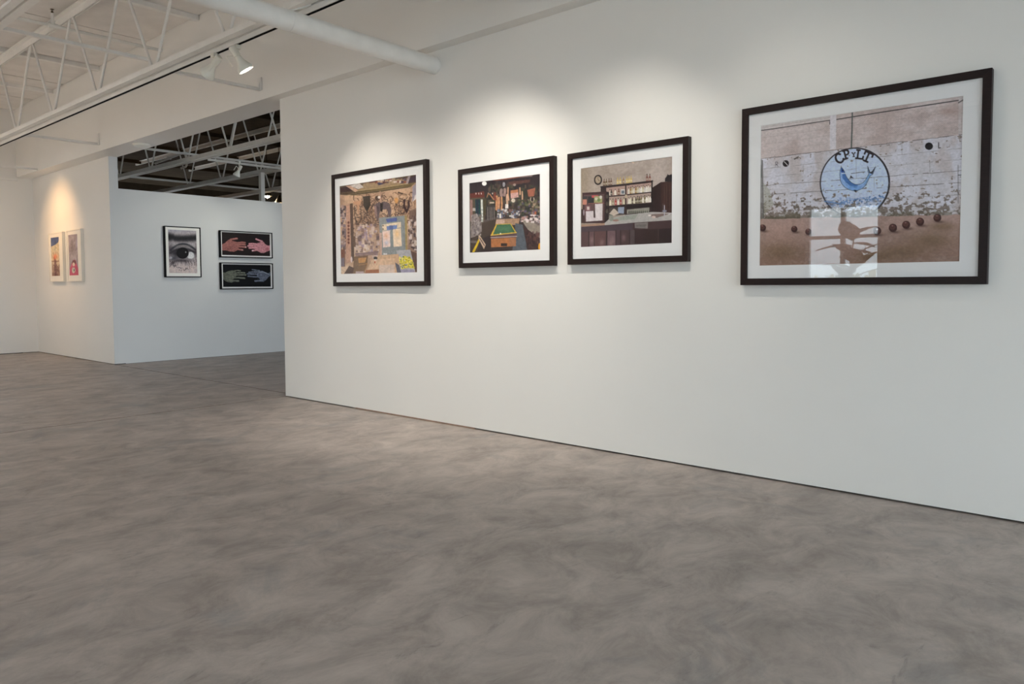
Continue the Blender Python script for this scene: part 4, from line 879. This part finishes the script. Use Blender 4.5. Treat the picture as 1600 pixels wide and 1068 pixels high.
def paint_doll():
    c = Canvas(46, 130, ((415, 195), (575, 177), (605, 893), (442, 898)), 53, (150, 140, 146))
    n = c.fbm(4, 3, 2); c.put(np.clip((n - .4) * 3, 0, .6), (176, 166, 172)); c.soft(480, 400, 50, 130, (128, 118, 118), .7); c.soft(565, 330, 22, 120, (176, 172, 200), .7); c.soft(520, 590, 70, 60, (186, 176, 182), .7)
    c.poly([(442, 898), (450, 760), (478, 690), (492, 640), (522, 615), (552, 640), (566, 700), (592, 770), (605, 893)], (190, 92, 116)); c.ell(520, 670, 34, 44, (120, 84, 88)); c.ell(512, 700, 20, 34, (214, 190, 176)); c.ell(512, 800, 30, 52, (196, 190, 178)); c.ell(522, 800, 10, 22, (90, 100, 100)); c.grain(.2, 24, 3); return c

def sheet(name, canvas, w_, h_, y, parent, cx, cz, gain):
    """paper grid centred at cx, cz (bottom-up), facing -y"""
    nx, nz = canvas.w, canvas.h
    xs_ = np.linspace(-w_ / 2, w_ / 2, nx) + cx; zs_ = np.linspace(h_ / 2, -h_ / 2, nz) + cz
    V = np.empty((nz, nx, 3), np.float32); V[..., 0] = xs_[None]; V[..., 1] = y; V[..., 2] = zs_[:, None]
    idx = np.arange(nx * nz).reshape(nz, nx)
    F = np.stack([idx[:-1, :-1], idx[1:, :-1], idx[1:, 1:], idx[:-1, 1:]], -1).reshape(-1, 4)
    me = bpy.data.meshes.new(name)
    me.vertices.add(nx * nz); me.vertices.foreach_set('co', V.ravel())
    me.loops.add(F.size); me.loops.foreach_set('vertex_index', F.ravel().astype(np.int32))
    me.polygons.add(len(F)); me.polygons.foreach_set('loop_start', np.arange(0, F.size, 4, dtype=np.int32))
    me.update(calc_edges=True)
    at = me.color_attributes.new('ink', 'FLOAT_COLOR', 'POINT')
    rgba = np.ones((nx * nz, 4), np.float32); rgba[:, :3] = canvas.colours(gain).reshape(-1, 3)
    at.data.foreach_set('color', rgba.ravel())
    me.materials.append(M['ink'])
    o = bpy.data.objects.new(name, me); COL.objects.link(o); o.parent = parent
    return o

def picture(label, x0, x1, z0, z1, face, pr, canvas, gain, rail=.037, depth=.04, railmat='wood', matmat='mat', recess=.012, with_glass=True, turn=False, group=None, spacer=None):
    """x0..x1 along the wall, z0..z1 heights; face = wall plane; pr = printed area in the same coordinates"""
    w_, h_ = x1 - x0, z1 - z0; cx = (x0 + x1) / 2
    loc = (face, cx, z0) if turn else (cx, face, z0)
    t = thing('framed_picture', label, 'picture', loc, math.pi / 2 if turn else 0, group)
    a, b, c_, d = -w_ / 2, w_ / 2, 0, h_
    y0, y1 = -depth, 0
    for poly in ([(a, c_), (b, c_), (b - rail, c_ + rail), (a + rail, c_ + rail)], [(b, c_), (b, d), (b - rail, d - rail), (b - rail, c_ + rail)],
                 [(b, d), (a, d), (a + rail, d - rail), (b - rail, d - rail)], [(a, d), (a, c_), (a + rail, c_ + rail), (a + rail, d - rail)]):
        mesh('frame_rail', lambda bm: prism(bm, poly, y0, y1), railmat, t, bevel=.0012)
    ym = -depth + recess
    p0, p1, q0, q1 = pr[0] - cx, pr[1] - cx, pr[2] - z0, pr[3] - z0
    i0, i1, j0, j1 = a + rail, b - rail, c_ + rail, d - rail
    def ringfn(bm):
        for A, B in (((i0, ym, j0), (i1, ym + .003, q0)), ((i0, ym, q1), (i1, ym + .003, j1)), ((i0, ym, q0), (p0, ym + .003, q1)), ((p1, ym, q0), (i1, ym + .003, q1))):
            if abs(A[0] - B[0]) > 1e-4 and abs(A[2] - B[2]) > 1e-4: box(bm, A, B)
    mb = mesh('mat_board', ringfn, matmat, t)
    bx('backing_board', (i0, ym + .005, j0), (i1, -.002, j1), 'tan', t)
    sheet('print', canvas, p1 - p0 + .006, q1 - q0 + .006, ym + .0035, mb, (p0 + p1) / 2, (q0 + q1) / 2, gain)
    if with_glass:
        g_ = bx('glass', (i0, ym - .006, j0), (i1, ym - .004, j1), 'glass', t)
    return t

G1 = (1.12,) * 3
picture('dark framed photograph of a scrawled cabin room with a pale blue door', -5.738, -4.471, 1.095, 2.094, D, (-5.633, -4.604, 1.205, 1.986), paint_cabin(), (1.0, 1.0, 1.0))
picture('dark framed photograph of a saloon with a green pool table', -4.113, -3.189, 1.229, 1.971, D, (-4.004, -3.318, 1.343, 1.862), paint_poolroom(), (.95,) * 3)
picture('dark framed photograph of an old bar with bottle shelves and a clock', -3.072, -2.180, 1.232, 1.967, D, (-2.970, -2.293, 1.347, 1.862), paint_bar(), (1.0,) * 3)
picture('dark framed photograph of white boards with a round blue fish emblem and brown bowls', -1.850, -.659, 1.091, 2.070, D, (-1.744, -.774, 1.199, 1.965), paint_court(), (1.06, 1.09, 1.15))
FX = XL
picture('thin black framed close-up photograph of an eye on the partition', 4.911, 5.456, 1.238, 1.993, FX, (4.966, 5.393, 1.300, 1.941), paint_eye(), (1.05,) * 3, rail=.014, depth=.055, railmat='black', matmat='matwarm', recess=.008, with_glass=False, turn=True)
picture('black framed photograph of two pinkish hands reaching together, upper of the pair', 5.767, 6.670, 1.553, 1.972, FX, (5.800, 6.628, 1.589, 1.946), paint_hands(), (.85, .82, .82), rail=.014, depth=.055, railmat='black', matmat='rim', recess=.012, with_glass=False, turn=True)
picture('black framed photograph of two grey negative hands, lower of the pair', 5.767, 6.670, 1.052, 1.472, FX, (5.804, 6.630, 1.090, 1.444), paint_xray(), (.62, .62, .62), rail=.014, depth=.055, railmat='black', matmat='rim', recess=.012, with_glass=False, turn=True)
picture('white framed narrow print with blue top and a dark mast, left of two', -13.65, -13.02, 1.186, 1.962, DL, (-13.568, -13.192, 1.278, 1.889), paint_sky_mast(), (1.0,) * 3, rail=.016, depth=.045, railmat='whitewood', matmat='matwarm', recess=.008, with_glass=False)
picture('white framed narrow print with grey sky over a pink doll, right of two', -12.84, -12.24, 1.188, 1.968, DL, (-12.776, -12.396, 1.278, 1.896), paint_doll(), (1.0,) * 3, rail=.016, depth=.045, railmat='whitewood', matmat='matwarm', recess=.008, with_glass=False)

# ------------------------------------------------------------------ by the window across the room (seen mirrored in the picture glass)
pl = thing('potted_plant', 'tall broad-leaved plant in a terracotta pot by the window', 'plant', (-3.62, YO + .62, 0))
mesh('pot', lambda bm: lathe(bm, [(0, 0), (.16, 0), (.20, .34), (.22, .34), (.22, .40), (.185, .40), (.18, .36), (0, .36)], 24), 'pot', pl, True)
mesh('soil', lambda bm: lathe(bm, [(0, .372), (.18, .37)], 24), 'soil', pl)
mesh('stem', lambda bm: tube(bm, [(0, 0, .36), (.03, .02, .9), (-.02, 0, 1.4), (.02, -.01, 1.75)], [.02, .017, .014, .008], 8), 'bark', pl, True)
def leaf_fn(length, width, droop):
    def fn(bm):
        rows = []
        for i in range(7):
            t = i / 6; wd = width * math.sin(math.pi * (t ** .75)) * .5 + .003; x = t * length; z = -droop * t * t
            rows.append([bm.verts.new((x, -wd, z + .012)), bm.verts.new((x, 0, z)), bm.verts.new((x, wd, z + .012)), bm.verts.new((x, 0, z - .003))])
        for a, b in zip(rows, rows[1:]):
            for k in range(4): bm.faces.new((a[k], a[(k + 1) % 4], b[(k + 1) % 4], b[k]))
        bm.faces.new(rows[0]); bm.faces.new(rows[-1][::-1])
    return fn
l0 = mesh('leaf', leaf_fn(.42, .24, .10), 'leaf', pl, True)
for k in range(22):
    o = l0 if k == 0 else copy_part(l0, pl)
    o.location = (.0, 0, .95 + .85 * k / 21); o.rotation_euler = (random.uniform(-.2, .2), random.uniform(-.9, .1), k * 2.4 + random.uniform(-.3, .3))
    s_ = random.uniform(.8, 1.25); o.scale = (s_, s_, s_)
def shrub(loc, label, nb, spread, h0, h1, seed):
    rg = random.Random(seed)
    t = thing('flowering_shrub', label, 'shrub', loc, 0, 'yellow flowering shrubs outside the windows')
    mesh('planter', lambda bm: (box(bm, (-spread, -.16, -.15), (spread, .16, .35))), 'alu', t, bevel=.01)
    bl = None
    for k in range(nb):
        x = rg.uniform(-spread, spread); y = rg.uniform(-.12, .12); top = rg.uniform(h0, h1)
        mesh('twig', lambda bm: tube(bm, [(x * .8, y, .34), (x, y, top)], .006, 5), 'bark', t)
        if bl is None: bl = mesh('blossom', lambda bm: lathe(bm, [(0, -.02), (.03, -.01), (.045, .05), (.03, .12), (0, .15)], 9), 'yellow', t, True); o = bl
        else: o = copy_part(bl, t)
        o.location = (x, y, top); o.rotation_euler = (rg.uniform(-.4, .4), rg.uniform(-.4, .4), 0)
        for q in range(3):
            o = copy_part(l0, t); o.location = (x, y, rg.uniform(.5, h0)); o.scale = (.35, .25, .35); o.rotation_euler = (0, rg.uniform(-1, 0), rg.uniform(0, 6.28))
shrub((-4.3, YO - .75, 0), 'yellow flowering planter outside the window behind the plant', 14, .85, .95, 1.2, 3)
shrub((-13.3, YO - .7, 0), 'yellow flowering planter outside the far left window', 26, .6, .8, 1.6, 9)
